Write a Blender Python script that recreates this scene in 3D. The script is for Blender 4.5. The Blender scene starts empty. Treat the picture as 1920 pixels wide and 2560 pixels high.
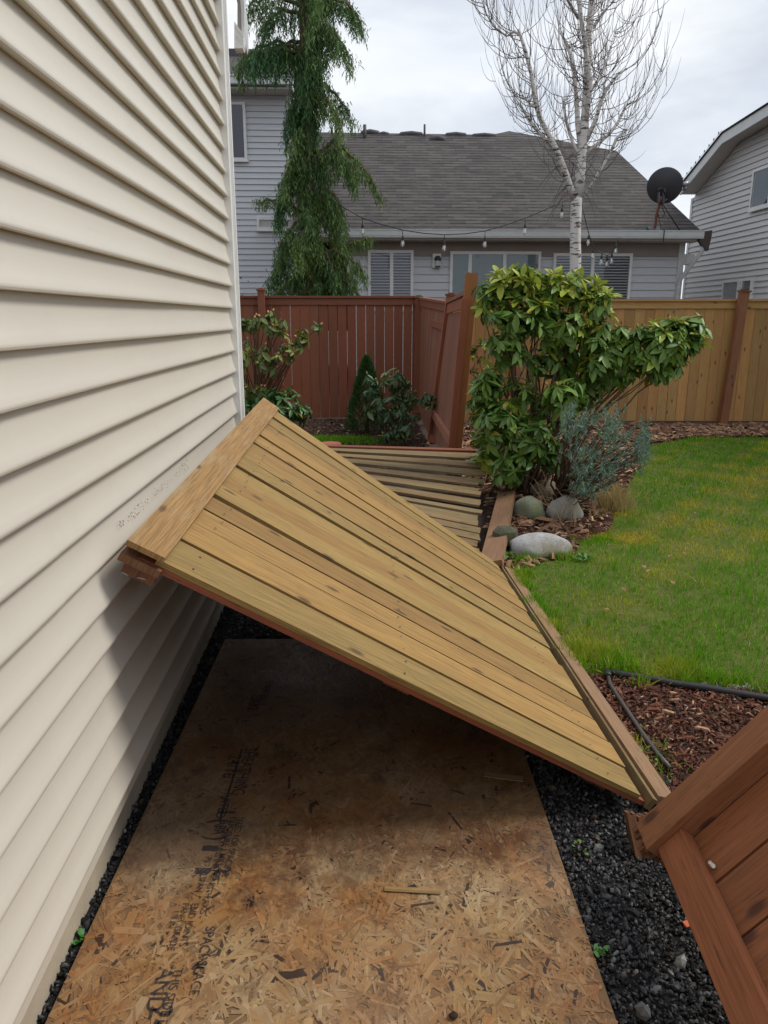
import bpy, math, random
import numpy as np
from mathutils import Vector, Matrix
random.seed(7); rng = np.random.default_rng(7)
SC = bpy.context.scene; COL = SC.collection
R = math.radians
# ------------------------------------------------------------------ camera
H = 1.5; FPX = 1900.0
PITCH = math.atan(483/FPX); YAW = math.atan(72/FPX*math.cos(PITCH))
cd = bpy.data.cameras.new('camera'); cam = bpy.data.objects.new('camera', cd); COL.objects.link(cam)
cam.location = (0, 0, H); cam.rotation_euler = (math.pi/2-PITCH, 0, -YAW)
cd.sensor_fit = 'VERTICAL'; cd.sensor_height = 36.0; cd.lens = FPX/2560*36; cd.clip_start = 0.05; cd.clip_end = 3000
SC.camera = cam
# ------------------------------------------------------------------ light and exposure
SUN_EL, SUN_AZ = 50, 86       # azimuth from +Y towards +X
w = bpy.data.worlds.new('World'); SC.world = w; w.use_nodes = True
nt = w.node_tree; nt.nodes.clear()
def wn(t): return nt.nodes.new(t)
wo = wn('ShaderNodeOutputWorld'); b1 = wn('ShaderNodeBackground'); b2 = wn('ShaderNodeBackground'); mx = wn('ShaderNodeMixShader')
sk = wn('ShaderNodeTexSky'); sk.sky_type = 'NISHITA'; sk.sun_disc = False
sk.sun_elevation = R(SUN_EL); sk.sun_rotation = R(SUN_AZ)
nt.links.new(sk.outputs[0], b1.inputs[0]); b1.inputs[1].default_value = 0.12
tc = wn('ShaderNodeTexCoord'); mp = wn('ShaderNodeMapping'); mp.inputs['Scale'].default_value = (1.0, 1.0, 2.6)
n1 = wn('ShaderNodeTexNoise'); n1.inputs['Scale'].default_value = 2.3; n1.inputs['Detail'].default_value = 6; n1.inputs['Roughness'].default_value = .5; n1.inputs['Distortion'].default_value = .25
n2 = wn('ShaderNodeTexNoise'); n2.inputs['Scale'].default_value = 3.0; n2.inputs['Detail'].default_value = 5
rp = wn('ShaderNodeValToRGB'); rp.color_ramp.elements[0].position = .37; rp.color_ramp.elements[0].color = (.50, .56, .66, 1)
rp.color_ramp.elements[1].position = .60; rp.color_ramp.elements[1].color = (.90, .93, .97, 1)
nt.links.new(tc.outputs['Generated'], mp.inputs[0]); nt.links.new(mp.outputs[0], n1.inputs[0]); nt.links.new(mp.outputs[0], n2.inputs[0])
nt.links.new(n1.outputs[0], rp.inputs[0]); nt.links.new(rp.outputs[0], b2.inputs[0]); b2.inputs[1].default_value = .92
r2 = wn('ShaderNodeValToRGB'); r2.color_ramp.elements[0].position = .30; r2.color_ramp.elements[0].color = (.80,)*3+(1,)
r2.color_ramp.elements[1].position = .5; r2.color_ramp.elements[1].color = (1, 1, 1, 1)
nt.links.new(n2.outputs[0], r2.inputs[0]); nt.links.new(r2.outputs[0], mx.inputs[0])
nt.links.new(b1.outputs[0], mx.inputs[1]); nt.links.new(b2.outputs[0], mx.inputs[2]); nt.links.new(mx.outputs[0], wo.inputs[0])
sd = bpy.data.lights.new('sun', 'SUN'); so = bpy.data.objects.new('sun', sd); COL.objects.link(so)
sd.energy = 2.0; sd.angle = R(17); sd.color = (1, .95, .87)
dv = Vector((math.sin(R(SUN_AZ))*math.cos(R(SUN_EL)), math.cos(R(SUN_AZ))*math.cos(R(SUN_EL)), math.sin(R(SUN_EL))))
so.rotation_euler = dv.to_track_quat('Z', 'Y').to_euler(); so.location = (6, 0, 9)
SC.view_settings.view_transform = 'Standard'; SC.view_settings.look = 'None'; SC.view_settings.exposure = 0.26; SC.view_settings.gamma = 1
SC.cycles.max_bounces = 6; SC.cycles.transparent_max_bounces = 12; SC.cycles.caustics_reflective = False; SC.cycles.caustics_refractive = False

# ------------------------------------------------------------------ measuring helpers (survey of the place: x to the right, y away, z up)
_cp, _sp, _cy, _sy = math.cos(PITCH), math.sin(PITCH), math.cos(YAW), math.sin(YAW)
_fw = np.array([_sy*_cp, _cy*_cp, -_sp]); _rt = np.array([_cy, -_sy, 0]); _up = np.cross(_rt, _fw)
def ray(x, y):
    k = 1920/1659; return _fw+_rt*((x*k-960)/FPX)-_up*((y*k-1280)/FPX)
O3 = np.array([0, 0, H])
def g(x, y, z=0.): d = ray(x, y); return O3+d*((z-H)/d[2])
def wx(x, y, X): d = ray(x, y); return O3+d*(X/d[0])
def wy(x, y, Y): d = ray(x, y); return O3+d*(Y/d[1])
A3 = lambda *a: np.array(a, float)
def unit(v): v = np.asarray(v, float); return v/np.linalg.norm(v)

# ------------------------------------------------------------------ tagging
def tag(o, label=None, cat=None, group=None, kind=None):
    if label: o['label'] = label
    if cat: o['category'] = cat
    if group: o['group'] = group
    if kind: o['kind'] = kind
    return o
def thing(name, loc, label, cat, group=None):
    o = bpy.data.objects.new(name, None); o.location = loc; COL.objects.link(o); o.empty_display_size = .1
    return tag(o, label, cat, group)
def adopt(o, parent):
    if parent is not None:
        o.parent = parent
        p = parent; m = Matrix()
        while p is not None: m = Matrix.Translation(p.location) @ m; p = p.parent
        # parts are modelled in world coordinates, so undo the parent's own place
        if parent.type == 'EMPTY': o.location = -Vector(m.translation)
    return o

# ------------------------------------------------------------------ mesh builder
class MB:
    def __init__(s): s.v = []; s.f = []; s.uv = []; s.c = []; s.sm = []
    def face(s, idx, uvs, c, sm=False): s.f.append(idx); s.uv.append(uvs); s.c.append(c); s.sm.append(sm)
    def hexa(s, P, c=None, L=1., W=.1, T=.02, uo=None):
        """P: 8 points; 0-3 ring at start, 4-7 ring at end (length direction 0->4)"""
        c = random.random() if c is None else c
        u0, v0 = uo if uo else (random.uniform(0, 50), random.uniform(0, 50))
        b = len(s.v); s.v += [tuple(p) for p in P]
        q = [0, W, W+T, 2*W+T, 2*W+2*T]
        for i in range(4):
            j = (i+1) % 4
            s.face((b+i, b+4+i, b+4+j, b+j), [(u0, v0+q[i]), (u0+L, v0+q[i]), (u0+L, v0+q[i+1]), (u0, v0+q[i+1])], c)
        s.face((b, b+1, b+2, b+3), [(u0, v0), (u0, v0+W), (u0+T, v0+W), (u0+T, v0)], c)
        s.face((b+7, b+6, b+5, b+4), [(u0, v0), (u0, v0+W), (u0+T, v0+W), (u0+T, v0)], c)
    def box(s, o, u, v, n, lu, lv, ln, c=None, segs=1, wob=0.):
        """board: o corner, u length dir, v width dir, n thickness dir (u x v = n)"""
        o = np.asarray(o, float); u = unit(u); v = unit(v); n = unit(n)
        c = random.random() if c is None else c; uo = (random.uniform(0, 50), random.uniform(0, 50))
        ph = random.uniform(0, 6)
        def ring(t):
            d = n*(wob*math.sin(ph+t*3.1))+v*(wob*.6*math.sin(ph*2+t*2.3)); p = o+u*(lu*t)+d
            return [p, p+v*lv, p+v*lv+n*ln, p+n*ln]
        b = len(s.v); q = [0, lv, lv+ln, 2*lv+ln, 2*lv+2*ln]
        for k in range(segs+1): s.v += [tuple(p) for p in ring(k/segs)]
        for k in range(segs):
            a = b+4*k; U0 = uo[0]+lu*k/segs; U1 = uo[0]+lu*(k+1)/segs
            for i in range(4):
                j = (i+1) % 4
                s.face((a+i, a+4+i, a+4+j, a+j)[::-1], [(U0, uo[1]+q[i]), (U1, uo[1]+q[i]), (U1, uo[1]+q[i+1]), (U0, uo[1]+q[i+1])][::-1], c)
        e = b+4*segs
        cap = [(uo[0], uo[1]), (uo[0], uo[1]+lv), (uo[0]+ln, uo[1]+lv), (uo[0]+ln, uo[1])]
        s.face((b+3, b+2, b+1, b)[::-1], cap, c); s.face((e, e+1, e+2, e+3)[::-1], cap, c)
    def abox(s, x0, x1, y0, y1, z0, z1, c=None):
        s.box((x0, y0, z0), (1, 0, 0), (0, 1, 0), (0, 0, 1), x1-x0, y1-y0, z1-z0, c)
    def quad(s, pts, uvs=None, c=0.):
        b = len(s.v); s.v += [tuple(p) for p in pts]; n = len(pts)
        s.face(tuple(range(b, b+n)), uvs or [(p[0], p[1]) for p in pts], c)
    def tube(s, pts, rad, n=8, c=0., caps=True, sm=True):
        pts = [np.asarray(p, float) for p in pts]; b = len(s.v); m = len(pts); L = 0.; ls = []
        rad = [rad]*m if np.isscalar(rad) else rad
        prev = None
        for i, p in enumerate(pts):
            d = unit(pts[min(i+1, m-1)]-pts[max(i-1, 0)])
            if prev is None: a = unit(np.cross(d, (0, 0, 1) if abs(d[2]) < .9 else (1, 0, 0)))
            else: a = unit(prev-d*(prev@d))
            prev = a; e = np.cross(d, a)
            if i: L += np.linalg.norm(p-pts[i-1])
            ls.append(L)
            for k in range(n):
                t = 2*math.pi*k/n; s.v.append(tuple(p+(a*math.cos(t)+e*math.sin(t))*rad[i]))
        for i in range(m-1):
            for k in range(n):
                k2 = (k+1) % n; u = ls[i]; u2 = ls[i+1]
                s.face((b+i*n+k, b+i*n+k2, b+(i+1)*n+k2, b+(i+1)*n+k), [(u, k/n), (u, (k+1)/n), (u2, (k+1)/n), (u2, k/n)], c, sm)
        if caps:
            s.face(tuple(b+k for k in range(n))[::-1], [(0, 0)]*n, c); s.face(tuple(b+(m-1)*n+k for k in range(n)), [(0, 0)]*n, c)
    def lathe(s, o, prof, n=20, c=0., ax=(0, 0, 1), sm=True):
        ax = unit(ax); a = unit(np.cross(ax, (0, 1, 0) if abs(ax[1]) < .9 else (1, 0, 0))); e = np.cross(ax, a); b = len(s.v); o = np.asarray(o, float)
        for r, z in prof:
            for k in range(n):
                t = 2*math.pi*k/n; s.v.append(tuple(o+ax*z+(a*math.cos(t)+e*math.sin(t))*r))
        for i in range(len(prof)-1):
            for k in range(n):
                k2 = (k+1) % n
                s.face((b+i*n+k, b+i*n+k2, b+(i+1)*n+k2, b+(i+1)*n+k), [(k/n, i), (k/n, i), (k/n, i+1), (k/n, i+1)], c, sm)
    def build(s, name, mat, parent=None):
        me = bpy.data.meshes.new(name); me.from_pydata(s.v, [], s.f)
        uv = me.uv_layers.new(name='UVMap'); flat = [x for f in s.uv for p in f for x in p]; uv.data.foreach_set('uv', flat)
        at = me.attributes.new('rnd', 'FLOAT', 'FACE'); at.data.foreach_set('value', [float(x) for x in s.c])
        me.polygons.foreach_set('use_smooth', s.sm)
        me.materials.append(mat); me.update()
        o = bpy.data.objects.new(name, me); COL.objects.link(o); return adopt(o, parent)

def scatter(name, tv, tf, M, P, col, mat, parent=None, smooth=False, uvt=None):
    """one mesh holding many small pieces: template tv/tf, N matrices M, N places P, N colours"""
    tv = np.asarray(tv, float); tf = np.asarray(tf, int); N = len(P); nv = len(tv); nf, k = tf.shape
    V = (np.einsum('nij,vj->nvi', M, tv)+P[:, None, :]).reshape(-1, 3)
    F = (tf[None]+(np.arange(N)*nv)[:, None, None]).reshape(-1)
    me = bpy.data.meshes.new(name); me.vertices.add(N*nv); me.loops.add(N*nf*k); me.polygons.add(N*nf)
    me.vertices.foreach_set('co', V.astype(np.float32).ravel()); me.loops.foreach_set('vertex_index', F.astype(np.int32))
    me.polygons.foreach_set('loop_start', (np.arange(N*nf)*k).astype(np.int32))
    me.polygons.foreach_set('use_smooth', np.full(N*nf, smooth))
    c4 = np.ones((N, nv, 4), np.float32); c4[:, :, :3] = np.asarray(col)[:, None, :]
    at = me.attributes.new('col', 'FLOAT_COLOR', 'POINT'); at.data.foreach_set('color', c4.ravel())
    if uvt is not None:
        uvt = np.asarray(uvt, float); sc = np.linalg.norm(M[:, :, :2], axis=1)
        U = uvt[None]*sc[:, None, :]+rng.uniform(0, 40, (N, 1, 2)); U = U.reshape(-1, 2)[F]
        uv = me.uv_layers.new(name='UVMap'); uv.data.foreach_set('uv', U.astype(np.float32).ravel())
    me.materials.append(mat); me.update(calc_edges=True); me.validate()
    o = bpy.data.objects.new(name, me); COL.objects.link(o); return adopt(o, parent)

def frames(d, up, sx, sy, sz):
    """matrices whose columns are side, d, normal, scaled"""
    d = d/np.linalg.norm(d, axis=1, keepdims=True); s = np.cross(d, up); s /= np.linalg.norm(s, axis=1, keepdims=True)+1e-9
    n = np.cross(s, d); M = np.stack([s*np.reshape(sx, (-1, 1)), d*np.reshape(sy, (-1, 1)), n*np.reshape(sz, (-1, 1))], axis=2); return M
def inpoly(x, y, poly):
    c = np.zeros(len(x), bool); n = len(poly)
    for i in range(n):
        x1, y1 = poly[i][:2]; x2, y2 = poly[(i+1) % n][:2]
        t = ((y1 > y) != (y2 > y)) & (x < (x2-x1)*(y-y1)/((y2-y1) or 1e-9)+x1); c ^= t
    return c
def sample(poly, n):
    p = np.array([q[:2] for q in poly]); lo, hi = p.min(0), p.max(0)
    ar = abs(sum(p[i-1][0]*p[i][1]-p[i][0]*p[i-1][1] for i in range(len(p))))/2; m = int(n*np.prod(hi-lo)/max(ar, 1e-6))+1
    q = rng.uniform(lo, hi, (m, 2)); return q[inpoly(q[:, 0], q[:, 1], poly)]
def nz(x, y, f, s=0.):
    """smooth pseudo noise 0..1"""
    a = np.sin(x*f+1.3+s)*np.cos(y*f*1.1-.7+s*2)+.6*np.sin(x*f*2.3-y*f*1.7+2.1*s+.4)+.4*np.cos(x*f*3.9+y*f*4.3+s)+.25*np.sin(x*f*8.1-y*f*7.3-s)
    return np.clip(.5+a*.28, 0, 1)

# ------------------------------------------------------------------ materials
class NT:
    def __init__(s, name):
        s.m = bpy.data.materials.new(name); s.m.use_nodes = True; s.t = s.m.node_tree; s.t.nodes.clear()
        s.out = s.n('ShaderNodeOutputMaterial'); s.b = s.n('ShaderNodeBsdfPrincipled'); s.l(s.b.outputs[0], s.out.inputs[0])
    def n(s, t, **k):
        x = s.t.nodes.new(t)
        for a, b in k.items(): setattr(x, a, b)
        return x
    def l(s, a, b): s.t.links.new(a, b)
    def setin(s, x, name, v):
        if hasattr(v, 'node'): s.l(v, x.inputs[name])
        else: x.inputs[name].default_value = v
    def uv(s, sx, sy, rot=0): 
        t = s.n('ShaderNodeUVMap'); m = s.n('ShaderNodeMapping'); s.l(t.outputs[0], m.inputs[0]); m.inputs['Scale'].default_value = (sx, sy, 1); m.inputs['Rotation'].default_value = (0, 0, rot); return m.outputs[0]
    def obj(s, sx, sy, sz):
        t = s.n('ShaderNodeTexCoord'); m = s.n('ShaderNodeMapping'); s.l(t.outputs['Object'], m.inputs[0]); m.inputs['Scale'].default_value = (sx, sy, sz); return m.outputs[0]
    def noise(s, vec, scale, det=3, rough=.55, dist=0.):
        x = s.n('ShaderNodeTexNoise'); s.l(vec, x.inputs[0]); x.inputs['Scale'].default_value = scale; x.inputs['Detail'].default_value = det; x.inputs['Roughness'].default_value = rough; x.inputs['Distortion'].default_value = dist; return x.outputs[0]
    def ramp(s, f, *st):
        x = s.n('ShaderNodeValToRGB'); e = x.color_ramp.elements
        while len(e) < len(st): e.new(.5)
        for i, (p, c) in enumerate(st):
            e[i].position = p; e[i].color = (c if hasattr(c, '__len__') else (c, c, c))[:3]+(1,) if hasattr(c, '__len__') else (c, c, c, 1)
        s.l(f, x.inputs[0]); return x.outputs[0]
    def mix(s, f, a, b, mode='MIX'):
        x = s.n('ShaderNodeMix', data_type='RGBA', blend_type=mode)
        for i, v in ((0, f), (6, a), (7, b)):
            if hasattr(v, 'node'): s.l(v, x.inputs[i])
            else: x.inputs[i].default_value = v if i == 0 else tuple(v)+(1,)
        return x.outputs[2]
    def attr(s, name, fac=True): x = s.n('ShaderNodeAttribute', attribute_name=name); return x.outputs['Fac' if fac else 'Color']
    def bump(s, h, strength, dist=.01): x = s.n('ShaderNodeBump'); s.l(h, x.inputs['Height']); x.inputs['Strength'].default_value = strength; x.inputs['Distance'].default_value = dist; s.l(x.outputs[0], s.b.inputs['Normal'])
    def fin(s, col=None, rough=None, **k):
        if col is not None: s.setin(s.b, 'Base Color', col if hasattr(col, 'node') else tuple(col)+(1,))
        if rough is not None: s.setin(s.b, 'Roughness', rough)
        for a, b in k.items(): s.setin(s.b, a, b)
        return s.m

def flat(name, col, rough=.6, var=.12, sc=6, metal=0., bump=0.):
    t = NT(name); o = t.obj(1, 1, 1); f = t.noise(o, sc, 4)
    c = t.mix(f, tuple(x*(1-var) for x in col), tuple(min(1, x*(1+var)) for x in col))
    if bump: t.bump(t.noise(o, sc*8, 3), bump, .004)
    return t.fin(c, rough, Metallic=metal)

def wood(name, c1, c2, dark, rough=.75, knots=True, moss=None, stain=0., grain=.35, spread=.22, edge=None):
    t = NT(name)
    g1 = t.noise(t.uv(1.6, 42), 3.0, 5, .6, .5)      # fine grain along the length
    g2 = t.noise(t.uv(.8, 7), 2.2, 3, .5, .9)        # broad bands
    base = t.mix(g2, c1, c2)
    gr = t.ramp(g1, (.32, 1-grain), (.62, 1.0)); col = t.mix(1.0, base, gr, 'MULTIPLY')
    r = t.attr('rnd'); rr = t.ramp(r, (0, (1-spread,)*3), (1, (1+spread*.45,)*3)); col = t.mix(1.0, col, rr, 'MULTIPLY')
    r3 = t.n('ShaderNodeMath', operation='FRACT'); r4 = t.n('ShaderNodeMath', operation='MULTIPLY'); t.l(r, r4.inputs[0]); r4.inputs[1].default_value = 7.3; t.l(r4.outputs[0], r3.inputs[0])
    tint = t.ramp(r3.outputs[0], (0, (1.06, .97, .90)), (1, (.96, 1.03, 1.0))); col = t.mix(1.0, col, tint, 'MULTIPLY')
    if moss: col = t.mix(t.ramp(t.noise(t.uv(1.2, 5), 2.0, 5, .7), (.50, 0), (.72, moss[1])), col, moss[0])
    # short dark checks
    ck = t.ramp(t.noise(t.uv(3.2, 60), 2.4, 3, .6), (.62, 0), (.72, .85)); col = t.mix(ck, col, dark)
    if knots:
        v = t.n('ShaderNodeTexVoronoi'); v.voronoi_dimensions = '2D'; t.l(t.uv(2.2, 5.0), v.inputs[0]); v.inputs['Scale'].default_value = .9; v.inputs['Randomness'].default_value = 1
        ad = t.n('ShaderNodeMath', operation='ADD'); t.l(v.outputs['Distance'], ad.inputs[0]); ml = t.n('ShaderNodeMath', operation='MULTIPLY'); t.l(g1, ml.inputs[0]); ml.inputs[1].default_value = .05; t.l(ml.outputs[0], ad.inputs[1])
        k = t.ramp(ad.outputs[0], (.058, .85), (.098, 0)); col = t.mix(k, col, tuple(x*.9 for x in dark))
    if stain: col = t.mix(t.ramp(t.noise(t.uv(2.5, 9), 2.5, 6, .75), (.56, 0), (.8, stain)), col, tuple(x*.8+.02 for x in dark))
    t.bump(t.mix(.5, g1, ck), .35, .004)
    return t.fin(col, rough)

M_YEL = wood('weathered_yellow_cedar', (.31, .178, .050), (.43, .275, .092), (.08, .045, .018), moss=((.22, .155, .05), .45), grain=.45, spread=.22, stain=.55)
M_TRIM = wood('wet_trim_board', (.28, .165, .055), (.38, .24, .095), (.10, .06, .03), moss=((.38, .31, .18), .6), grain=.5, spread=.1, stain=.2)
M_GRY = wood('greenish_weathered_cedar', (.165, .105, .046), (.265, .178, .078), (.07, .045, .03), moss=((.24, .23, .12), .6), grain=.3)
M_RED = wood('red_brown_stain', (.245, .075, .036), (.31, .10, .047), (.05, .015, .01), knots=False, grain=.22, spread=.2, rough=.65)
M_REDL = wood('rosy_brown_stain', (.25, .10, .060), (.30, .125, .075), (.08, .03, .02), knots=False, grain=.22, spread=.2, rough=.7)
M_ORG = wood('orange_brown_stain', (.30, .108, .046), (.38, .15, .068), (.07, .025, .015), knots=True, grain=.36, spread=.22, rough=.65, stain=.6)
M_CED = wood('honey_cedar', (.44, .23, .075), (.58, .34, .13), (.12, .05, .025), grain=.22, spread=.3, rough=.7)
M_ROT = wood('rotten_brown', (.16, .06, .028), (.26, .12, .055), (.03, .015, .01), grain=.5, stain=.8)
M_BACK = wood('dark_red_stain_gap_shade', (.045, .014, .009), (.07, .022, .012), (.02, .01, .008), knots=False)  # red brown stain, deepened so the colour carries the shade in the gaps
M_BRN = wood('brown_plank', (.24, .135, .072), (.30, .17, .092), (.05, .03, .02), grain=.3, stain=.3)
M_POST = wood('bright_orange_post', (.33, .12, .035), (.40, .155, .05), (.12, .04, .02), knots=False, grain=.2, spread=.1)

def siding_mat(name, col, var=.05, rough=.45, grime=.0):
    t = NT(name); o = t.obj(1, 1, 1); a = t.noise(o, 1.7, 4); b = t.noise(t.obj(.6, .6, 14), 6, 4)
    c = t.mix(a, tuple(x*(1-var) for x in col), tuple(min(1, x*(1+var)) for x in col)); c = t.mix(t.ramp(b, (.35, 0), (.8, .12)), c, tuple(x*.8 for x in col))
    if grime: c = t.mix(t.ramp(t.noise(o, 5, 6, .7), (.55, 0), (.85, grime)), c, tuple(x*.55 for x in col))
    t.bump(t.noise(t.obj(8, 8, 160), 5, 3), .12, .002)
    return t.fin(c, rough)
M_SID = siding_mat('cream_vinyl', (.64, .60, .52), grime=.12)
M_GSID = siding_mat('blue_grey_vinyl', (.60, .615, .64))
M_RSID = siding_mat('warm_grey_vinyl', (.60, .585, .575))
M_WHT = flat('white_trim', (.78, .78, .76), .45, .05)
M_WHTD = flat('dusty_white_metal', (.60, .62, .61), .4, .12)
M_TAUPE = flat('taupe_frieze', (.30, .265, .235), .7, .1)
M_SOF = flat('soffit_beige', (.55, .52, .48), .6, .08)  # even beige grey for soffits and fascia
M_CONC = flat('concrete_foundation', (.46, .40, .30), .9, .25, 9, bump=.3)
def roof_mat(name, c1, c2):
    t = NT(name); b = t.n('ShaderNodeTexBrick'); t.l(t.uv(1, 1), b.inputs[0])
    b.inputs['Color1'].default_value = c1+(1,); b.inputs['Color2'].default_value = c2+(1,); b.inputs['Mortar'].default_value = (.012, .011, .012, 1)
    b.inputs['Scale'].default_value = 1; b.inputs['Mortar Size'].default_value = .004; b.inputs['Mortar Smooth'].default_value = .6; b.inputs['Bias'].default_value = 0; b.inputs['Brick Width'].default_value = .33; b.inputs['Row Height'].default_value = .135; b.offset = .37; b.squash = 1
    sx = t.n('ShaderNodeSeparateXYZ'); t.l(t.uv(1, 1/.135), sx.inputs[0]); fr = t.n('ShaderNodeMath', operation='FRACT'); t.l(sx.outputs[1], fr.inputs[0])
    ln = t.ramp(fr.outputs[0], (.0, 1.0), (.22, .95), (.42, 0.0)); dsh = t.ramp(t.noise(t.uv(2.6, 7.4), 1.6, 3, .6), (.38, .25), (.52, 1.0)); lm = t.mix(1.0, ln, dsh, 'MULTIPLY')
    n = t.noise(t.uv(1, 1), .9, 5, .6); c = t.mix(t.ramp(n, (.3, .0), (.75, .22)), b.outputs[0], (.19, .165, .15))
    s = t.noise(t.uv(1, 1), 90, 2); c = t.mix(.35, c, t.mix(s, (.25, .25, .25), (.75, .75, .76)), 'OVERLAY')
    c = t.mix(lm, c, (.010, .009, .010)); return t.fin(c, .9)
M_ROOF = roof_mat('asphalt_shingles', (.046, .041, .042), (.092, .081, .079))
def glass_mat(name, tint=(.9, .95, 1)):
    t = NT(name); gl = t.n('ShaderNodeBsdfGlossy'); gl.inputs['Roughness'].default_value = .02; gl.inputs['Color'].default_value = tint+(1,)
    tr = t.n('ShaderNodeBsdfTransparent'); m = t.n('ShaderNodeMixShader'); f = t.n('ShaderNodeFresnel'); f.inputs[0].default_value = 1.6
    a = t.n('ShaderNodeMath', operation='MULTIPLY_ADD'); t.l(f.outputs[0], a.inputs[0]); a.inputs[1].default_value = .55; a.inputs[2].default_value = .03
    t.l(a.outputs[0], m.inputs[0]); t.l(tr.outputs[0], m.inputs[1]); t.l(gl.outputs[0], m.inputs[2]); t.l(m.outputs[0], t.out.inputs[0]); return t.m
M_GLASS = glass_mat('window_glass')
M_DARK = flat('dark_room', (.018, .022, .03), .8, .3, 2)
M_BLIND = flat('blind_slats', (.56, .58, .63), .5, .05)
M_BLK = flat('black_rubber', (.018, .018, .02), .5, .2)
M_PIPE = flat('grey_poly_pipe', (.07, .065, .062), .45, .3)
M_DISH = flat('charcoal_paint', (.045, .045, .055), .5, .15, 3)
M_MET = flat('grey_metal', (.33, .34, .35), .4, .15, metal=.6)
M_BULB = glass_mat('bulb_glass', (1, 1, 1))
M_RUST = flat('rusty_metal', (.20, .07, .04), .8, .4)
M_TERRA = flat('terracotta', (.42, .13, .075), .75, .15)
M_FIL = flat('bulb_filament', (.75, .72, .65), .5, .1)

def vcol_mat(name, rough=.6, trans=0., bumpsc=0., spec=.4, mott=None):
    t = NT(name); c = t.attr('col', False)
    if mott: c = t.mix(1.0, c, t.ramp(t.noise(t.obj(1, 1, 1), mott, 3), (.3, .72), (.7, 1.15)), 'MULTIPLY')
    t.fin(c, rough); t.b.inputs['Specular IOR Level'].default_value = spec
    if bumpsc: t.bump(t.noise(t.obj(1, 1, 1), bumpsc, 3), .4, .004)
    if trans:
        tl = t.n('ShaderNodeBsdfTranslucent'); t.l(c, tl.inputs[0]); m = t.n('ShaderNodeMixShader'); m.inputs[0].default_value = trans
        t.l(t.b.outputs[0], m.inputs[1]); t.l(tl.outputs[0], m.inputs[2]); t.l(m.outputs[0], t.out.inputs[0])
    return t.m
M_GRASS = vcol_mat('grass_blades', .7, .35, spec=.1)
M_LEAF = vcol_mat('leathery_leaves', .40, .2, spec=.38)
M_NEED = vcol_mat('needles', .65, .2)
M_CHIP = vcol_mat('bark_chips', .85, mott=60)
M_STONE = vcol_mat('crushed_stone', .5, mott=90)
def bark_mat(name, c1, c2, sc=(6, 6, 1.2)):
    t = NT(name); n = t.noise(t.obj(*sc), 6, 5, .65); t.bump(n, .6, .01); return t.fin(t.mix(n, c1, c2), .9)
M_BARK = bark_mat('brown_bark', (.045, .026, .018), (.17, .105, .07))
M_TWIG = bark_mat('twig_bark', (.10, .06, .035), (.22, .15, .09))
M_BTWIG = bark_mat('birch_twig_bark', (.11, .085, .075), (.21, .17, .15))
def birch_mat():
    t = NT('birch_bark'); n = t.noise(t.obj(2.2, 2.2, 11), 3.2, 4, .6); m = t.noise(t.obj(1, 1, 1.3), 4.5, 4)
    c = t.mix(m, (.58, .55, .52), (.82, .79, .75)); c = t.mix(t.ramp(n, (.54, 0), (.60, .92)), c, (.045, .035, .03)); t.bump(n, .3, .01); return t.fin(c, .75)
M_BIRCH = birch_mat()
def soil_mat(name, c1, c2, sc=9):
    t = NT(name); o = t.obj(1, 1, 1); n = t.noise(o, sc, 7, .7); t.bump(t.noise(o, sc*5, 5, .7), .9, .02); return t.fin(t.mix(n, c1, c2), .95)
M_SOIL = soil_mat('dark_soil', (.018, .010, .007), (.085, .045, .028))
M_MULB = soil_mat('mulch_bed', (.022, .010, .007), (.11, .045, .028), 30)
M_LAWNB = soil_mat('lawn_thatch', (.035, .06, .008), (.19, .21, .025), 14)
M_GRAVB = soil_mat('gravel_dirt', (.008, .008, .008), (.04, .037, .036), 45)
def rock_mat(name, a, b, moss=None, lo=True):
    t = NT(name); o = t.obj(1, 1, 1); n = t.noise(o, 7, 6, .6); s = t.noise(o, 110, 2); c = t.mix(n, a, b)
    c = t.mix(t.ramp(s, (.35, .45), (.5, 0)), c, tuple(x*.35 for x in a)); c = t.mix(t.ramp(s, (.62, 0), (.7, .5)), c, tuple(min(1, x*1.5) for x in b))
    if moss: c = t.mix(t.ramp(t.noise(o, 3.4, 5, .7), (.42, 0), (.62, .85)), c, moss)
    t.bump(t.noise(o, 30, 5), .25, .01); return t.fin(c, .85)
M_RK1 = rock_mat('speckled_granite', (.36, .36, .38), (.50, .50, .51), (.17, .145, .085))
M_RK2 = rock_mat('mossy_boulder', (.22, .23, .17), (.33, .34, .26), (.16, .19, .08))
M_RK3 = rock_mat('grey_boulder', (.28, .28, .26), (.42, .42, .40), (.20, .19, .14))
M_RK4 = rock_mat('dark_mossy_block', (.06, .06, .04), (.12, .12, .075), (.05, .055, .02))

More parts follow.
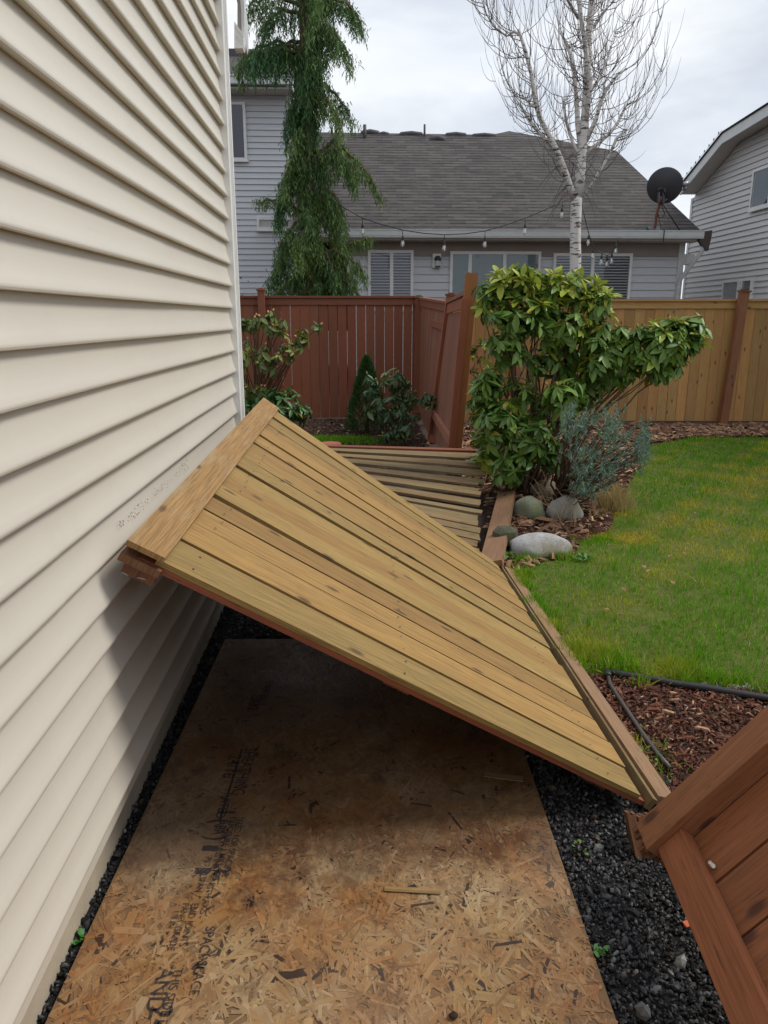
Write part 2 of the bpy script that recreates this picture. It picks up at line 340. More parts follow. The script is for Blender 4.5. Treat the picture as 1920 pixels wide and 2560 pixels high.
# ================================================================== GROUND
def poly_sheet(name, pts, z, mat, label=None, kind='structure', cat=None):
    me = bpy.data.meshes.new(name); me.from_pydata([(p[0], p[1], z) for p in pts], [], [tuple(range(len(pts)))]); me.update()
    if me.polygons[0].normal.z < 0: me.flip_normals()
    me.materials.append(mat); o = bpy.data.objects.new(name, me); COL.objects.link(o); o['kind'] = kind
    if label: o['label'] = label
    if cat: o['category'] = cat
    return o
tag(poly_sheet('ground', [(-300, -300), (300, -300), (300, 600), (-300, 600)], -.012, M_SOIL), 'dark bare soil of the yard around the lawn', 'ground')
G = lambda x, y: tuple(g(x, y)[:2])
LAWN = [G(1110, 1238), G(1150, 1300), G(1200, 1385), G(1225, 1430), G(1275, 1458), G(1340, 1462), G(1400, 1470), G(1480, 1480), G(1560, 1482), G(1659, 1492),
        (3.6, 2.75), (9, 4.0), (9, 10.1), G(1659, 945), G(1500, 946), G(1400, 962), G(1380, 1010), G(1352, 1060), G(1335, 1110), G(1310, 1150), G(1250, 1175), G(1240, 1205), G(1180, 1212)]
tag(poly_sheet('lawn', LAWN, .0, M_LAWNB), 'green lawn right of the fallen fence', 'lawn')
BED = [G(1060, 1225), G(1110, 1238), G(1180, 1212), G(1240, 1205), G(1250, 1175), G(1310, 1150), G(1335, 1110), G(1352, 1060), G(1380, 1010), G(1400, 962), G(1400, 918), G(1200, 915), (1.1, 10.9), (1.0, 7.2), (1.1, 6.4)]
BED2 = [G(1215, 1440), G(1270, 1462), G(1340, 1466), G(1480, 1484), G(1659, 1500), (2.2, 2.4), (2.2, 1.0), (1.28, 1.0), (1.02, 2.0), (.97, 2.6)]
BED3 = [(-1.6, 10.0), (-.5, 9.8), (-.2, 9.2), (.4, 9.0), (.9, 8.6), (.9, 11.7), (-4, 11.7), (-4, 10.0)]
BED4 = [G(1400, 918), G(1400, 958), G(1500, 944), G(1659, 943), (9, 10.1), (9, 10.85), (4.3, 10.85)]
for nm, pl, lb in (('mulch_bed', BED, 'mulched bed round the big rhododendron and boulders'), ('mulch_bed', BED2, 'red brown mulch bed below the lawn edge'),
                   ('mulch_bed', BED3, 'shaded mulch bed along the red fence'), ('mulch_bed', BED4, 'straw strewn strip along the honey coloured fence')):
    tag(poly_sheet(nm, pl, -.003, M_MULB), lb, 'mulch bed')
tag(poly_sheet('gravel_path', [(-.75, -1), (2.2, -1), (2.2, 1.0), (1.28, 1.0), (1.02, 2.0), (.95, 2.6), (.93, 4.6), (-.75, 4.6)], -.004, M_GRAVB), 'dark gravel path beside the house', 'path')

def grass(name, pts2, hgt, label, wid=.0032, lean=.45, ycol=.5, z0=0.):
    N = len(pts2); x, y = pts2[:, 0], pts2[:, 1]
    az = rng.uniform(0, 2*math.pi, N); ln = np.abs(rng.normal(0, lean, N)); d = np.stack([np.cos(az)*ln, np.sin(az)*ln, np.ones(N)], 1)
    up = np.stack([np.cos(az), np.sin(az), -.2*np.ones(N)], 1); up2 = rng.normal(0, 1, (N, 3))
    h = hgt*rng.uniform(.55, 1.25, N); ws = wid*rng.uniform(.8, 1.5, N)
    ws = ws*np.clip(y/4.5, 1, 2.4)
    M = frames(d, up2, ws, h, h)
    tv = [(-.5, 0, 0), (.5, 0, 0), (-.42, .5, .03), (.42, .5, .03), (0, 1, .22)]; tf = [(0, 1, 3), (0, 3, 2), (2, 3, 4)]
    t = nz(x, y, 1.7)*.6+nz(x, y, 6.5, 1.)*.4; q = np.clip((t-.46)*3.2+rng.normal(0, .22, N), 0, 1)[:, None]*ycol*2
    gA = A3(.13, .335, .014); gB = A3(.50, .45, .045); gC = A3(.48, .40, .17)
    c = gA*(1-q)+gB*q; dead = (rng.random(N) < .045+.05*(t > .6))[:, None]; c = np.where(dead, gC, c)*rng.uniform(.72, 1.25, (N, 1))
    return scatter(name, tv, tf, M, np.stack([x, y, np.full(N, z0)], 1), c, M_GRASS)
vis = [p for p in LAWN]
a = sample(vis, 210000); dens = np.clip(3.6/np.maximum(a[:, 1], 1), .28, 1)**1.1; a = a[(rng.random(len(a)) < dens) & (a[:, 0] < a[:, 1]*.60+.5)]
bald = nz(a[:, 0], a[:, 1], 4.2, 3.); a = a[(bald < .88) | (rng.random(len(a)) < .3)]
hh = .024+.030*nz(a[:, 0], a[:, 1], 3.)*nz(a[:, 0], a[:, 1], 9., 2.)*1.7
grass('grass', a, hh, '', lean=.5)
tag(bpy.data.objects['grass'], 'short green grass with yellowish patches covering the lawn', 'grass', kind='stuff')
# longer tufts along the lawn's ragged edge
edge = []
ep = [G(1112, 1240), G(1150, 1300), G(1200, 1385), G(1230, 1430), G(1285, 1452), G(1340, 1458), G(1420, 1468), G(1500, 1478), G(1580, 1480), G(1659, 1490)]
for i in range(len(ep)-1):
    p, q = np.array(ep[i]), np.array(ep[i+1]); L = np.linalg.norm(q-p)
    for k in range(int(L*30)):
        c = p+(q-p)*random.random()+rng.normal(0, .035, 2); 
        if random.random() < .75: edge.append(c+rng.normal(0, .022, (random.randint(25, 90), 2)))
for c in ([G(1300, 1425)]*14+[G(1330, 1440)]*9+[G(1470, 1455)]*9+[G(1180, 1200)]*6+[G(1215, 1205)]*4+[G(1135, 1215)]*3+[G(1255, 1410)]*5): edge.append(np.array(c)+rng.normal(0, .045, (60, 2)))
edge = np.concatenate(edge)
grass('long_grass', edge, .075, '', lean=.75, ycol=.35)
tag(bpy.data.objects['long_grass'], 'long tufty grass hanging over the ragged lawn edge', 'grass', kind='stuff')
p = np.array(G(1325, 1100))+rng.normal(0, .07, (420, 2)); grass('dry_grass', p, .22, '', lean=.35, ycol=1.0)
o = bpy.data.objects['dry_grass']; tag(o, 'pale dry tall grass tuft beside the boulders', 'grass', kind='stuff')
cc = np.ones((420*5, 4), np.float32); cc[:, :3] = A3(.46, .36, .16)*rng.uniform(.7, 1.2, (420*5, 1)); o.data.attributes['col'].data.foreach_set('color', cc.ravel())
p = np.array([-.42, 9.55])+rng.normal(0, 1, (5200, 2))*A3(.36, .16); grass('grass_patch', p, .05, '', ycol=.1)
tag(bpy.data.objects['grass_patch'], 'small bright green grass patch behind the leaning fence panel', 'grass', kind='stuff')

def chips(name, polys, counts, cols, label, size=(.008, .034), z=.0, up=.012):
    P = np.concatenate([sample(pl, n) for pl, n in zip(polys, counts)]); N = len(P)
    az = rng.uniform(0, 2*math.pi, N); d = np.stack([np.cos(az), np.sin(az), rng.normal(0, .28, N)], 1); upv = np.stack([rng.normal(0, .45, N), rng.normal(0, .45, N), np.ones(N)], 1)
    L = rng.uniform(size[0], size[1], N)*(1+(rng.random(N) < .06)*1.2); M = frames(d, upv, L*rng.uniform(.14, .4, N), L, L*.12)
    tv = [(-.5, -.5, 0), (.5, -.42, 0), (.45, .5, 0), (-.4, .42, 0), (-.4, -.3, 1), (.3, -.3, 1.1), (.3, .4, .9), (-.3, .3, 1)]
    tf = [(4, 5, 6, 7), (0, 1, 5, 4), (1, 2, 6, 5), (2, 3, 7, 6), (3, 0, 4, 7)]
    ci = rng.choice(len(cols), N, p=[c[1] for c in cols]); C = np.array([c[0] for c in cols])[ci]*rng.uniform(.6, 1.3, (N, 1))
    o = scatter(name, tv, tf, M, np.stack([P[:, 0], P[:, 1], z+rng.uniform(0, up, N)], 1), C, M_CHIP); return tag(o, label, 'mulch', kind='stuff')
MC = [((.13, .042, .022), .42), ((.075, .026, .016), .28), ((.21, .085, .045), .18), ((.36, .23, .14), .08), ((.04, .018, .012), .04)]
chips('bark_mulch', [BED2], [17000], MC, 'reddish bark chips beside the grey pipe', up=.018)
chips('bark_mulch', [[G(1060, 1235), G(1240, 1205), G(1250, 1175), G(1310, 1150), G(1350, 1060), G(1380, 1000), G(1100, 1000)]], [16000], MC, 'reddish bark chips around the boulders', up=.016)
chips('bark_mulch', [BED3], [9000], [((.06, .03, .02), .6), ((.11, .06, .04), .3), ((.3, .22, .15), .1)], 'dark shaded bark chips under the small shrubs', (.015, .05))
chips('straw_mulch', [BED4, BED], [9000, 5000], [((.33, .18, .10), .45), ((.14, .07, .045), .4), ((.48, .33, .2), .15)], 'pale straw and bark along the honey coloured fence', (.02, .10), up=.03)
# debris falling between lawn and panel
chips('bark_debris', [[(.97, 2.6), (1.02, 2.0), G(1200, 1385), G(1110, 1238), (.93, 4.3)]], [2500], MC, 'brown debris strip between fallen panel and grass')

ico_v, ico_f = [], []
def ico():
    t = (1+5**.5)/2; v = [(-1, t, 0), (1, t, 0), (-1, -t, 0), (1, -t, 0), (0, -1, t), (0, 1, t), (0, -1, -t), (0, 1, -t), (t, 0, -1), (t, 0, 1), (-t, 0, -1), (-t, 0, 1)]
    f = [(0, 11, 5), (0, 5, 1), (0, 1, 7), (0, 7, 10), (0, 10, 11), (1, 5, 9), (5, 11, 4), (11, 10, 2), (10, 7, 6), (7, 1, 8), (3, 9, 4), (3, 4, 2), (3, 2, 6), (3, 6, 8), (3, 8, 9), (4, 9, 5), (2, 4, 11), (6, 2, 10), (8, 6, 7), (9, 8, 1)]
    return np.array(v)/2/1.9, f
iv, iff = ico(); iv = iv*(1+rng.uniform(-.28, .28, (12, 1)))
def stones(name, P, size, cols, label, mat, z=0.):
    N = len(P); q = rng.normal(0, 1, (N, 3)); up = rng.normal(0, 1, (N, 3)); s = size*rng.lognormal(0, .38, N)
    M = frames(q, up, s*rng.uniform(.7, 1.1, N), s*rng.uniform(.8, 1.4, N), s*rng.uniform(.5, .9, N))
    ci = rng.choice(len(cols), N, p=[c[1] for c in cols]); C = np.array([c[0] for c in cols])[ci]*rng.uniform(.6, 1.35, (N, 1))
    return tag(scatter(name, iv, iff, M, np.stack([P[:, 0], P[:, 1], z+s*rng.uniform(0, .5, N)], 1), C, mat), label, 'gravel', kind='stuff')
SCL = [((.036, .036, .040), .5), ((.014, .014, .016), .32), ((.085, .085, .09), .12), ((.22, .22, .21), .02), ((.07, .05, .035), .04)]
stones('gravel', sample([(.545, .7), (1.35, .7), (1.12, 1.9), (.95, 2.5), (.9, 4.4), (-.5, 4.4), (-.5, 3.45), (.62, 3.45)], 44000), .0092, SCL, 'wet dark crushed gravel right of the strand board', M_STONE)
stones('gravel', sample([(-.76, .6), (-.71, .6), (-.64, 3.4), (-.5, 3.5), (-.5, 4.4), (-.76, 4.4)], 5200), .0085, SCL, 'narrow strip of dark gravel between house and strand board', M_STONE)
stones('pebbles', np.concatenate([sample([G(1480, 1478), G(1659, 1488), G(1659, 1515), (2.2, 2.9), G(1560, 1498)], 700), sample([(1.12, 2.3), (1.6, 2.3), (1.6, 3), (1.2, 2.9)], 60)]), .010, [((.30, .30, .29), .6), ((.16, .15, .14), .4)], 'pale pebbles along the black pipe', M_STONE)
stones('loose_stones', sample([(.55, .8), (1.2, .8), (1.1, 1.8), (.6, 2.0)], 40), .019, [((.13, .13, .125), .7), ((.22, .22, .21), .3)], 'larger pale stones lying in the dark gravel', M_STONE, .005)

# ================================================================== CREAM HOUSE (left)
HX = -.64; YC = float(wx(505, 690, HX)[1]); EXP = .1094; ZB = .24
h1 = thing('siding_house', (HX, YC, 0), 'cream vinyl sided house filling the left side, near wall', 'house')
mb = MB(); ncourse = 50
def course_profile(zb, t):   # outside x offset and z, top to bottom; t = extra thickness
    z = zb; e = EXP
    return [(-.0205, z+e+.006), (-.0195+t, z+e*.78), (-.0145+t, z+e*.5), (-.007+t, z+e*.25), (-.001+t, z+.012), (.0+t, z+.005), (-.0015+t, z+.0005), (-.006, z-.001), (-.016, z+.0005), (-.030, z+.005)]
for k in range(ncourse):
    zb = ZB+k*EXP
    pair = k//2; ys = [-1.5]+sorted(set([.35+((pair*1.37) % 2.9)]+([-.9] if pair % 2 else [])))+[YC+.001]
    for i in range(len(ys)-1):
        y0, y1 = ys[i], ys[i+1]+(.028 if i < len(ys)-2 else 0); t = .0026-.0013*i
        n = max(1, int((y1-y0)/.25)); pr = course_profile(zb, t); b = len(mb.v); r = random.random()
        w1, w2 = 1.7*k, .0013
        for j in range(n+1):
            y = y0+(y1-y0)*j/n; o_ = w2*math.sin(w1+y*2.6)
            mb.v += [(HX+a+o_, y, z) for a, z in pr]
        m = len(pr)
        for j in range(n):
            for q in range(m-1):
                A, B_ = b+j*m+q, b+(j+1)*m+q
                mb.face((A, A+1, B_+1, B_), [(0, 0)]*4, r, q < 5)
mb.build('siding', M_SID, h1)
mb = MB(); mb.abox(-7, HX-.034, -4, YC-.003, .15, ZB+ncourse*EXP, 0); mb.build('house_wall', M_SID, h1)
mb = MB(); mb.abox(-6.98, HX-.075, -3.9, YC-.02, -.2, ZB+.03, 0); mb.build('foundation', M_CONC, h1)
mb = MB()   # corner post with grooves
for x0, x1, y0, y1 in ((-.03, .016, -.022, .03), (-.03, .022, .03, .042), (-.03, .013, .042, .052), (-.03, .024, .052, .09), (-.10, -.03, .03, .09)):
    mb.abox(HX+x0, HX+x1, YC+y0, YC+y1, ZB-.01, ZB+ncourse*EXP, 0)
mb.build('corner_post', M_WHT, h1)
mb = MB()   # roof over the house
zt = ZB+ncourse*EXP; mb.box((-7, -4.3, zt), (1, 0, 0), (0, 1, 0), (0, 0, 1), 6.1, YC+4.3, .12); mb.build('roof', M_ROOF, h1)
# eave, gutter end and downspout elbow seen past the corner
mb = MB(); Ye = YC+.14
def ey(x, y, Y=None): return wy(x, y, Y or Ye)
pts = [ey(505, -120), ey(519, -120), ey(522, -30), ey(527, 5), ey(528, 60), ey(526, 75), ey(522, 72), ey(521, 20), ey(517, -20), ey(505, -30)]
b = len(mb.v); mb.v += [tuple(p) for p in pts]+[tuple(p+A3(-.02, .30, 0)) for p in pts]; n = len(pts)
mb.face(tuple(b+i for i in range(n)), [(0, 0)]*n, 0); mb.face(tuple(b+n+i for i in range(n))[::-1], [(0, 0)]*n, 0)
for i in range(n): j = (i+1) % n; mb.face((b+i, b+n+i, b+n+j, b+j), [(0, 0)]*4, 0)
mb.build('gutter', M_WHTD, h1)
def extr(mb, P, dv_):
    b = len(mb.v); n = len(P); mb.v += [tuple(p) for p in P]+[tuple(p+dv_) for p in P]
    mb.face(tuple(range(b, b+n)), [(0, 0)]*n, 0); mb.face(tuple(range(b+n, b+2*n))[::-1], [(0, 0)]*n, 0)
    for i in range(n): j = (i+1) % n; mb.face((b+i, b+n+i, b+n+j, b+j), [(0, 0)]*4, 0)
mb = MB()
for q in range(4): extr(mb, [ey(506, 46+9*q, Ye-.03+.004*(q % 2)), ey(526, 74+6*q, Ye-.03+.004*(q % 2)), ey(526, 79.5+6*q, Ye-.03+.004*(q % 2)), ey(506, 54.5+9*q, Ye-.03+.004*(q % 2))], A3(0, .07, 0))
extr(mb, [ey(506, 82, Ye-.034), ey(525.5, 98, Ye-.034), ey(524, 104, Ye-.034), ey(506, 104, Ye-.034)], A3(0, .075, 0))
mb.build('downspout_elbow', M_WHT, h1); c0 = ey(508, 90)
mb = MB(); mb.abox(HX-.06, HX+.012, YC+.10, YC+.17, ZB, c0[2]-.02, 0); mb.build('downspout', M_WHTD, h1)
# scuff marks left by the falling panel
mb = MB()
for i in range(90):
    t = random.random(); p = wx(262+t*150+random.uniform(-4, 4), 1140-t*140+random.uniform(-9, 9), HX+.0015)
    zb = ZB+math.floor((p[2]-ZB)/EXP)*EXP; fr = (p[2]-zb)/EXP; x = HX-.0165+.0165*(1-fr)**1.0+.003; L = random.uniform(.002, .008); a_ = random.uniform(-1, 1)
    mb.box((x, p[1], p[2]), (0, math.cos(a_), math.sin(a_)), (1, 0, 0), (0, -math.sin(a_), math.cos(a_)), L, .0006, random.uniform(.0008, .002))
tag(mb.build('scuff_marks', M_BLK, h1), 'tiny dark scuffs on the siding', kind='stuff')
mb = MB(); extr(mb, [ey(505, -40), ey(518, -20), ey(521, 20), ey(522, 72), ey(505, 48)], A3(0, .02, 0)); o = mb.build('soffit', M_SOF, h1); o.location[1] += .12

# ================================================================== STRAND BOARD SHEET
oy0, oy1 = .7, 3.42; a0, a1 = A3(-.635, 3.40, .014), A3(-.705, .7, .014); ax = unit(a1-a0); cross = A3(-ax[1], ax[0], 0); 
OW = 1.245; OL = 2.44
osb = thing('strand_board_sheet', tuple(a0), 'weathered oriented strand board sheet lying over the gravel walkway', 'strand board')
OL = float(np.linalg.norm(a1-a0))+.3
t_ = NT('strand_board_base'); n_ = t_.noise(t_.obj(1, 1, 1), 30, 5); M_OSBB = t_.fin(t_.mix(n_, (.10, .055, .025), (.26, .15, .07)), .8)
mb = MB(); mb.box(a0-A3(0, 0, .012), ax, cross, (0, 0, 1), OL, OW, .012, 0, 6, .0); mb.build('panel_core', M_OSBB, osb)
# flakes
YB0 = 2.24   # damp line at the drip edge; panel's shade painted into the strands behind it
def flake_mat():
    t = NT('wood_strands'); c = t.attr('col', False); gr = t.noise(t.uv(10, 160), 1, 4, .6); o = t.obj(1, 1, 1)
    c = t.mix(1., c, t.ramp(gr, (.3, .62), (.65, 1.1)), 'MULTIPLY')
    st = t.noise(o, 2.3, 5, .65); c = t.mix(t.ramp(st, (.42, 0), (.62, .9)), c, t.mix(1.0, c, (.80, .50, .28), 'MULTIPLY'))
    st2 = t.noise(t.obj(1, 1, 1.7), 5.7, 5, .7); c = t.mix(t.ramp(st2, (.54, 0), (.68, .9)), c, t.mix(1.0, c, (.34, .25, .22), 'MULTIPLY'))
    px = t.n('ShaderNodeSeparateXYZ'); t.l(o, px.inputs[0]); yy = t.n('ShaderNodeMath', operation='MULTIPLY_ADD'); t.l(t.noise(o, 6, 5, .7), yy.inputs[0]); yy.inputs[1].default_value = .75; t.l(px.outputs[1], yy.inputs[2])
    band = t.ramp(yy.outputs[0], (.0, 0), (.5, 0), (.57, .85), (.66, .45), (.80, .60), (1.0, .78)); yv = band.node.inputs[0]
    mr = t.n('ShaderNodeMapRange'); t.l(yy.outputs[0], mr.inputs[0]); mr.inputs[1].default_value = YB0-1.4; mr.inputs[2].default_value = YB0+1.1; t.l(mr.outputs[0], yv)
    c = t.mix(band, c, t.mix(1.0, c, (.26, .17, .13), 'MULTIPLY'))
    st3 = t.noise(t.obj(1.3, .8, 1), 1.6, 3, .5); c = t.mix(t.ramp(st3, (.5, 0), (.7, .22)), c, (.46, .37, .28))
    t.bump(gr, .3, .002); return t.fin(c, t.ramp(st, (.3, .8), (.7, .5)))
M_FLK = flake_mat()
N = 23000; s_, q_ = rng.uniform(.01, OL-.01, N), rng.uniform(.01, OW-.01, N)
ang = rng.normal(0, .8, N); L = rng.uniform(.015, .13, N)*rng.uniform(.3, 1, N); Wd = rng.uniform(.0015, .011, N); Wd = np.where(rng.random(N) < .13, Wd*2.4, Wd); Wd = np.minimum(Wd, L*.6)
mx_ = np.minimum(np.minimum(s_, OL-s_), np.minimum(q_, OW-q_)); L = np.minimum(L, mx_*1.9+.006); Wd = np.minimum(Wd, mx_*1.5+.004)
d = ax[None]*np.cos(ang)[:, None]+cross[None]*np.sin(ang)[:, None]; d[:, 2] = rng.normal(0, .006, N)
up = np.stack([rng.normal(0, .012, N), rng.normal(0, .012, N), np.ones(N)], 1)
M = frames(d, up, Wd, L, np.ones(N)*.0006)
P = a0[None]+ax[None]*s_[:, None]+cross[None]*q_[:, None]; P[:, 2] = .0148+rng.uniform(0, .0012, N)
fv = [(-.5, -.47, 0), (-.1, -.5, 0), (.5, -.44, 0), (.5, .0, 0), (.48, .5, 0), (.05, .46, 0), (-.49, .49, 0), (-.5, 0, 0)]
pal = np.array([(.33, .205, .088), (.40, .27, .13), (.27, .145, .055), (.38, .215, .075), (.18, .09, .036), (.46, .35, .22), (.06, .034, .022), (.36, .26, .155), (.40, .18, .045)])
ci = rng.choice(9, N, p=[.21, .16, .15, .09, .14, .10, .03, .09, .03]); C = pal[ci]*rng.uniform(.78, 1.06, (N, 1)); lc = nz(P[:, 0]+P[:, 1]*.3, P[:, 1]-P[:, 0]*.4, 5.)[:, None]; lc2 = nz(P[:, 0], P[:, 1], 16., 2.)[:, None]; loc = (A3(.46, .345, .205)*lc+A3(.40, .235, .085)*(1-lc))*(.78+.38*lc2); dk = (ci == 6)[:, None]; C = np.where(dk, C, C*.5+loc*.5)
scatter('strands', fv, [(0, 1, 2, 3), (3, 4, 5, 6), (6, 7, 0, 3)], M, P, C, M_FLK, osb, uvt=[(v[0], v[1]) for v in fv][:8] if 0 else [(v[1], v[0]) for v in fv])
# stamped ink printing
def ink_mat():
    t = NT('stamp_ink'); n = t.noise(t.obj(1, 1, 1), 85, 4, .7); t.fin((.028, .022, .026), .8)
    tr = t.n('ShaderNodeBsdfTransparent'); m = t.n('ShaderNodeMixShader'); t.l(t.ramp(n, (.36, .15), (.50, .92)), m.inputs[0]); t.l(tr.outputs[0], m.inputs[1]); t.l(t.b.outputs[0], m.inputs[2]); t.l(m.outputs[0], t.out.inputs[0]); return t.m
M_INK = ink_mat()
ink = []
def stamp(txt, x, y, size, sx=1.0):
    """text running towards the viewer, tops of letters to the right; x, y = picture place of its start"""
    c = bpy.data.curves.new('stamp', 'FONT'); c.body = txt; c.size = size; c.offset = size*.004
    o = bpy.data.objects.new('tmp_text', c); COL.objects.link(o); dg = bpy.context.evaluated_depsgraph_get(); me = o.evaluated_get(dg).to_mesh()
    p0 = g(x, y, .018); vs = [(p0[0]+ax[0]*v.co.x*sx+cross[0]*v.co.y, p0[1]+ax[1]*v.co.x*sx+cross[1]*v.co.y, .0178) for v in me.vertices]; fs = [tuple(p.vertices) for p in me.polygons]
    b = sum(len(i[0]) for i in ink); ink.append((vs, [tuple(b+j for j in f) for f in fs])); o.to_mesh_clear(); bpy.data.objects.remove(o)
def bar(x, y, lu, lv):
    p0 = g(x, y, .018); b = sum(len(i[0]) for i in ink); vs = []
    for a_, c_ in ((0, 0), (lu, 0), (lu, lv), (0, lv)): q = p0+ax*a_+cross*c_; vs.append((q[0], q[1], .0176))
    ink.append((vs, [(b, b+1, b+2, b+3)]))
stamp('15/32', 546, 1497, .062); stamp('THICKNESS', 574, 1470, .045, .8)
bar(520, 1618, .40, .008)
stamp('SHEATHING', 530, 1616, .060, .85); stamp('24/16', 497, 1630, .062); stamp('RATED', 483, 1712, .042)
bar(470, 1752, .012, .055)
stamp('(   )', 462, 1768, .085, .8); stamp('APA', 469, 1772, .05, .7)
stamp('SIZED FOR SPACING', 514, 1765, .028); stamp('EXPOSURE 1 MILL 420', 498, 1764, .028); stamp('THICKNESS 0.451 IN', 482, 1790, .024)
stamp('STRENGTH AXIS', 462, 1870, .024); stamp('PS 2-10 SPAN', 446, 1850, .024)
stamp('SPACING', 446, 2000, .036); stamp('SPACE', 428, 2075, .034); stamp('END JOINTS', 416, 1950, .026); stamp('PANEL GRADE', 396, 1950, .024)
stamp('1/8 IN', 376, 1965, .024); stamp('AND', 345, 2088, .055); stamp('THIS SIDE DOWN', 378, 2090, .030)
for y in (1826, 1874): bar(448-(y-1800)*.34, y, .022, .045)
stamp('24/16', 330, 2170, .07); 
me = bpy.data.meshes.new('ink_printing'); me.from_pydata([v for i in ink for v in i[0]], [], [f for i in ink for f in i[1]]); me.materials.append(M_INK)
o = bpy.data.objects.new('ink_printing', me); COL.objects.link(o); adopt(o, osb); tag(o, 'faded black stamped printing')
# loose shavings and a small clod on the board
mb = MB()
p = g(830, 1925, .019); mb.box(p, (1, -.12, 0), (.12, 1, 0), (0, 0, 1), .15, .018, .002); tag(mb.build('wood_shaving', M_TRIM), 'pale narrow wood shaving lying on the strand board', 'wood shaving')
mb = MB(); p = g(1045, 1678, .019); mb.box(p, (1, -.28, 0), (.28, 1, 0), (0, 0, 1), .13, .03, .003); tag(mb.build('lath_scrap', M_GRY), 'short lath scrap in the shade under the leaning panel', 'lath')
P = g(1268, 1822, .02)[None][:, :2]
def rockmesh(name, c, r, mat, seed, label, cat='rock', rot=0., group=None, sub=4, flatb=.25, rough=.2, par=None):
    import bmesh
    bm = bmesh.new(); bmesh.ops.create_icosphere(bm, subdivisions=sub, radius=1); rs = np.random.default_rng(seed)
    ks = rs.normal(0, 1.3, (9, 3)); ph = rs.uniform(0, 6, 9); am = rs.uniform(.3, 1, 9)*rough
    for v in bm.verts:
        p = np.array(v.co); s = 1+sum(am[i]*math.sin(p@ks[i]*1.5+ph[i]) for i in range(9))*.45; s = min(s, 1.06, *[(.80+.05*i)/max(1e-3, float(p@unit(ks[i]))) if p@ks[i] > 0 else 9 for i in range(5)])
        p = p*s*np.array(r); p[2] = max(p[2], -r[2]*flatb); ca, sa = math.cos(rot), math.sin(rot); v.co = (p[0]*ca-p[1]*sa, p[0]*sa+p[1]*ca, p[2])
    me = bpy.data.meshes.new(name); bm.to_mesh(me); bm.free(); me.materials.append(mat); me.polygons.foreach_set('use_smooth', [name != 'rock']*len(me.polygons))
    o = bpy.data.objects.new(name, me); o.location = c; COL.objects.link(o); return tag(o, label, cat, group) if label else adopt(o, par)
p = g(1268, 1822, .02); rockmesh('dirt_clod', (p[0]-.46, p[1]-.55, .024), (.012, .009, .009), M_SOIL, 3, 'small brown dirt clod near the right edge of the strand board', 'clod', sub=2)

# ================================================================== LEANING YELLOW PANEL (resting against the house)
PA, PB, PC, PD = A3(-.52, 4.131, 1.067), A3(-.595, 1.86, .944), A3(.918, 2.045, .03), A3(.875, 4.36, .03)
PN = unit(np.cross(PC-PB, PA-PB)); PN = PN if PN[2] > 0 else -PN
def panelf(A_, B_, C_, D_, Nn):
    """s from top edge (A-B) to bottom edge (D-C); t from near (B,C) to far (A,D); w along the face normal"""
    return lambda s, t, w=0.: (B_*(1-t)+A_*t)*(1-s)+(C_*(1-t)+D_*t)*s+Nn*w
f = panelf(PA, PB, PC, PD, PN)
def pboard(mb, f, s0, s1, ta0, ta1, tb0, tb1, w0, w1, segs=6, L=1.8, W=.15, wob=.0, c=None, rag=0.):
    """board between t=ta0..ta1 at s0 and tb0..tb1 at s1"""
    c = random.random() if c is None else c; uo = (random.uniform(0, 50), random.uniform(0, 50)); ph = random.uniform(0, 6); b = len(mb.v)
    for k in range(segs+1):
        q = k/segs; s = s0+(s1-s0)*q; x0, x1 = ta0+(tb0-ta0)*q, ta1+(tb1-ta1)*q; dw = wob*math.sin(ph+q*3)
        r1, r2 = (random.uniform(-rag, rag), random.uniform(-rag, rag)) if k in (segs,) else (0, 0)
        mb.v += [tuple(f(s+r1, x0, w0+dw)), tuple(f(s+r2, x1, w0+dw)), tuple(f(s+r2, x1, w1+dw)), tuple(f(s+r1, x0, w1+dw))]
    q_ = [0, W, W+.016, 2*W+.016, 2*W+.032]
    for k in range(segs):
        a = b+4*k; U0, U1 = uo[0]+L*k/segs, uo[0]+L*(k+1)/segs
        for i in range(4):
            j = (i+1) % 4; mb.face((a+i, a+4+i, a+4+j, a+j), [(U0, uo[1]+q_[i]), (U1, uo[1]+q_[i]), (U1, uo[1]+q_[i+1]), (U0, uo[1]+q_[i+1])], c)
    e = b+4*segs; mb.face((b, b+1, b+2, b+3), [(0, 0), (0, W), (.02, W), (.02, 0)], c); mb.face((e+3, e+2, e+1, e), [(0, 0), (0, W), (.02, W), (.02, 0)], c)
fp = thing('fallen_fence_panel', tuple(PC), 'yellow fence panel fallen at a slant with its top resting on the cream siding', 'fence panel', 'sections of the collapsed side fence')
bl = [.0, .078, .149, .214, .276, .336, .399, .462, .527, .593, .655, .722, .79, .852, .925, 1.]
br = [.0, .066, .135, .20, .265, .335, .40, .468, .54, .60, .662, .73, .80, .868, .935, 1.]
gl = {2: (.010, .008), 5: (.008, .005), 8: (.010, .003), 4: (.008, .004), 7: (.007, .003), 1: (.005, .004), 11: (.006, .003), 3: (.005, .003)}
mb = MB()
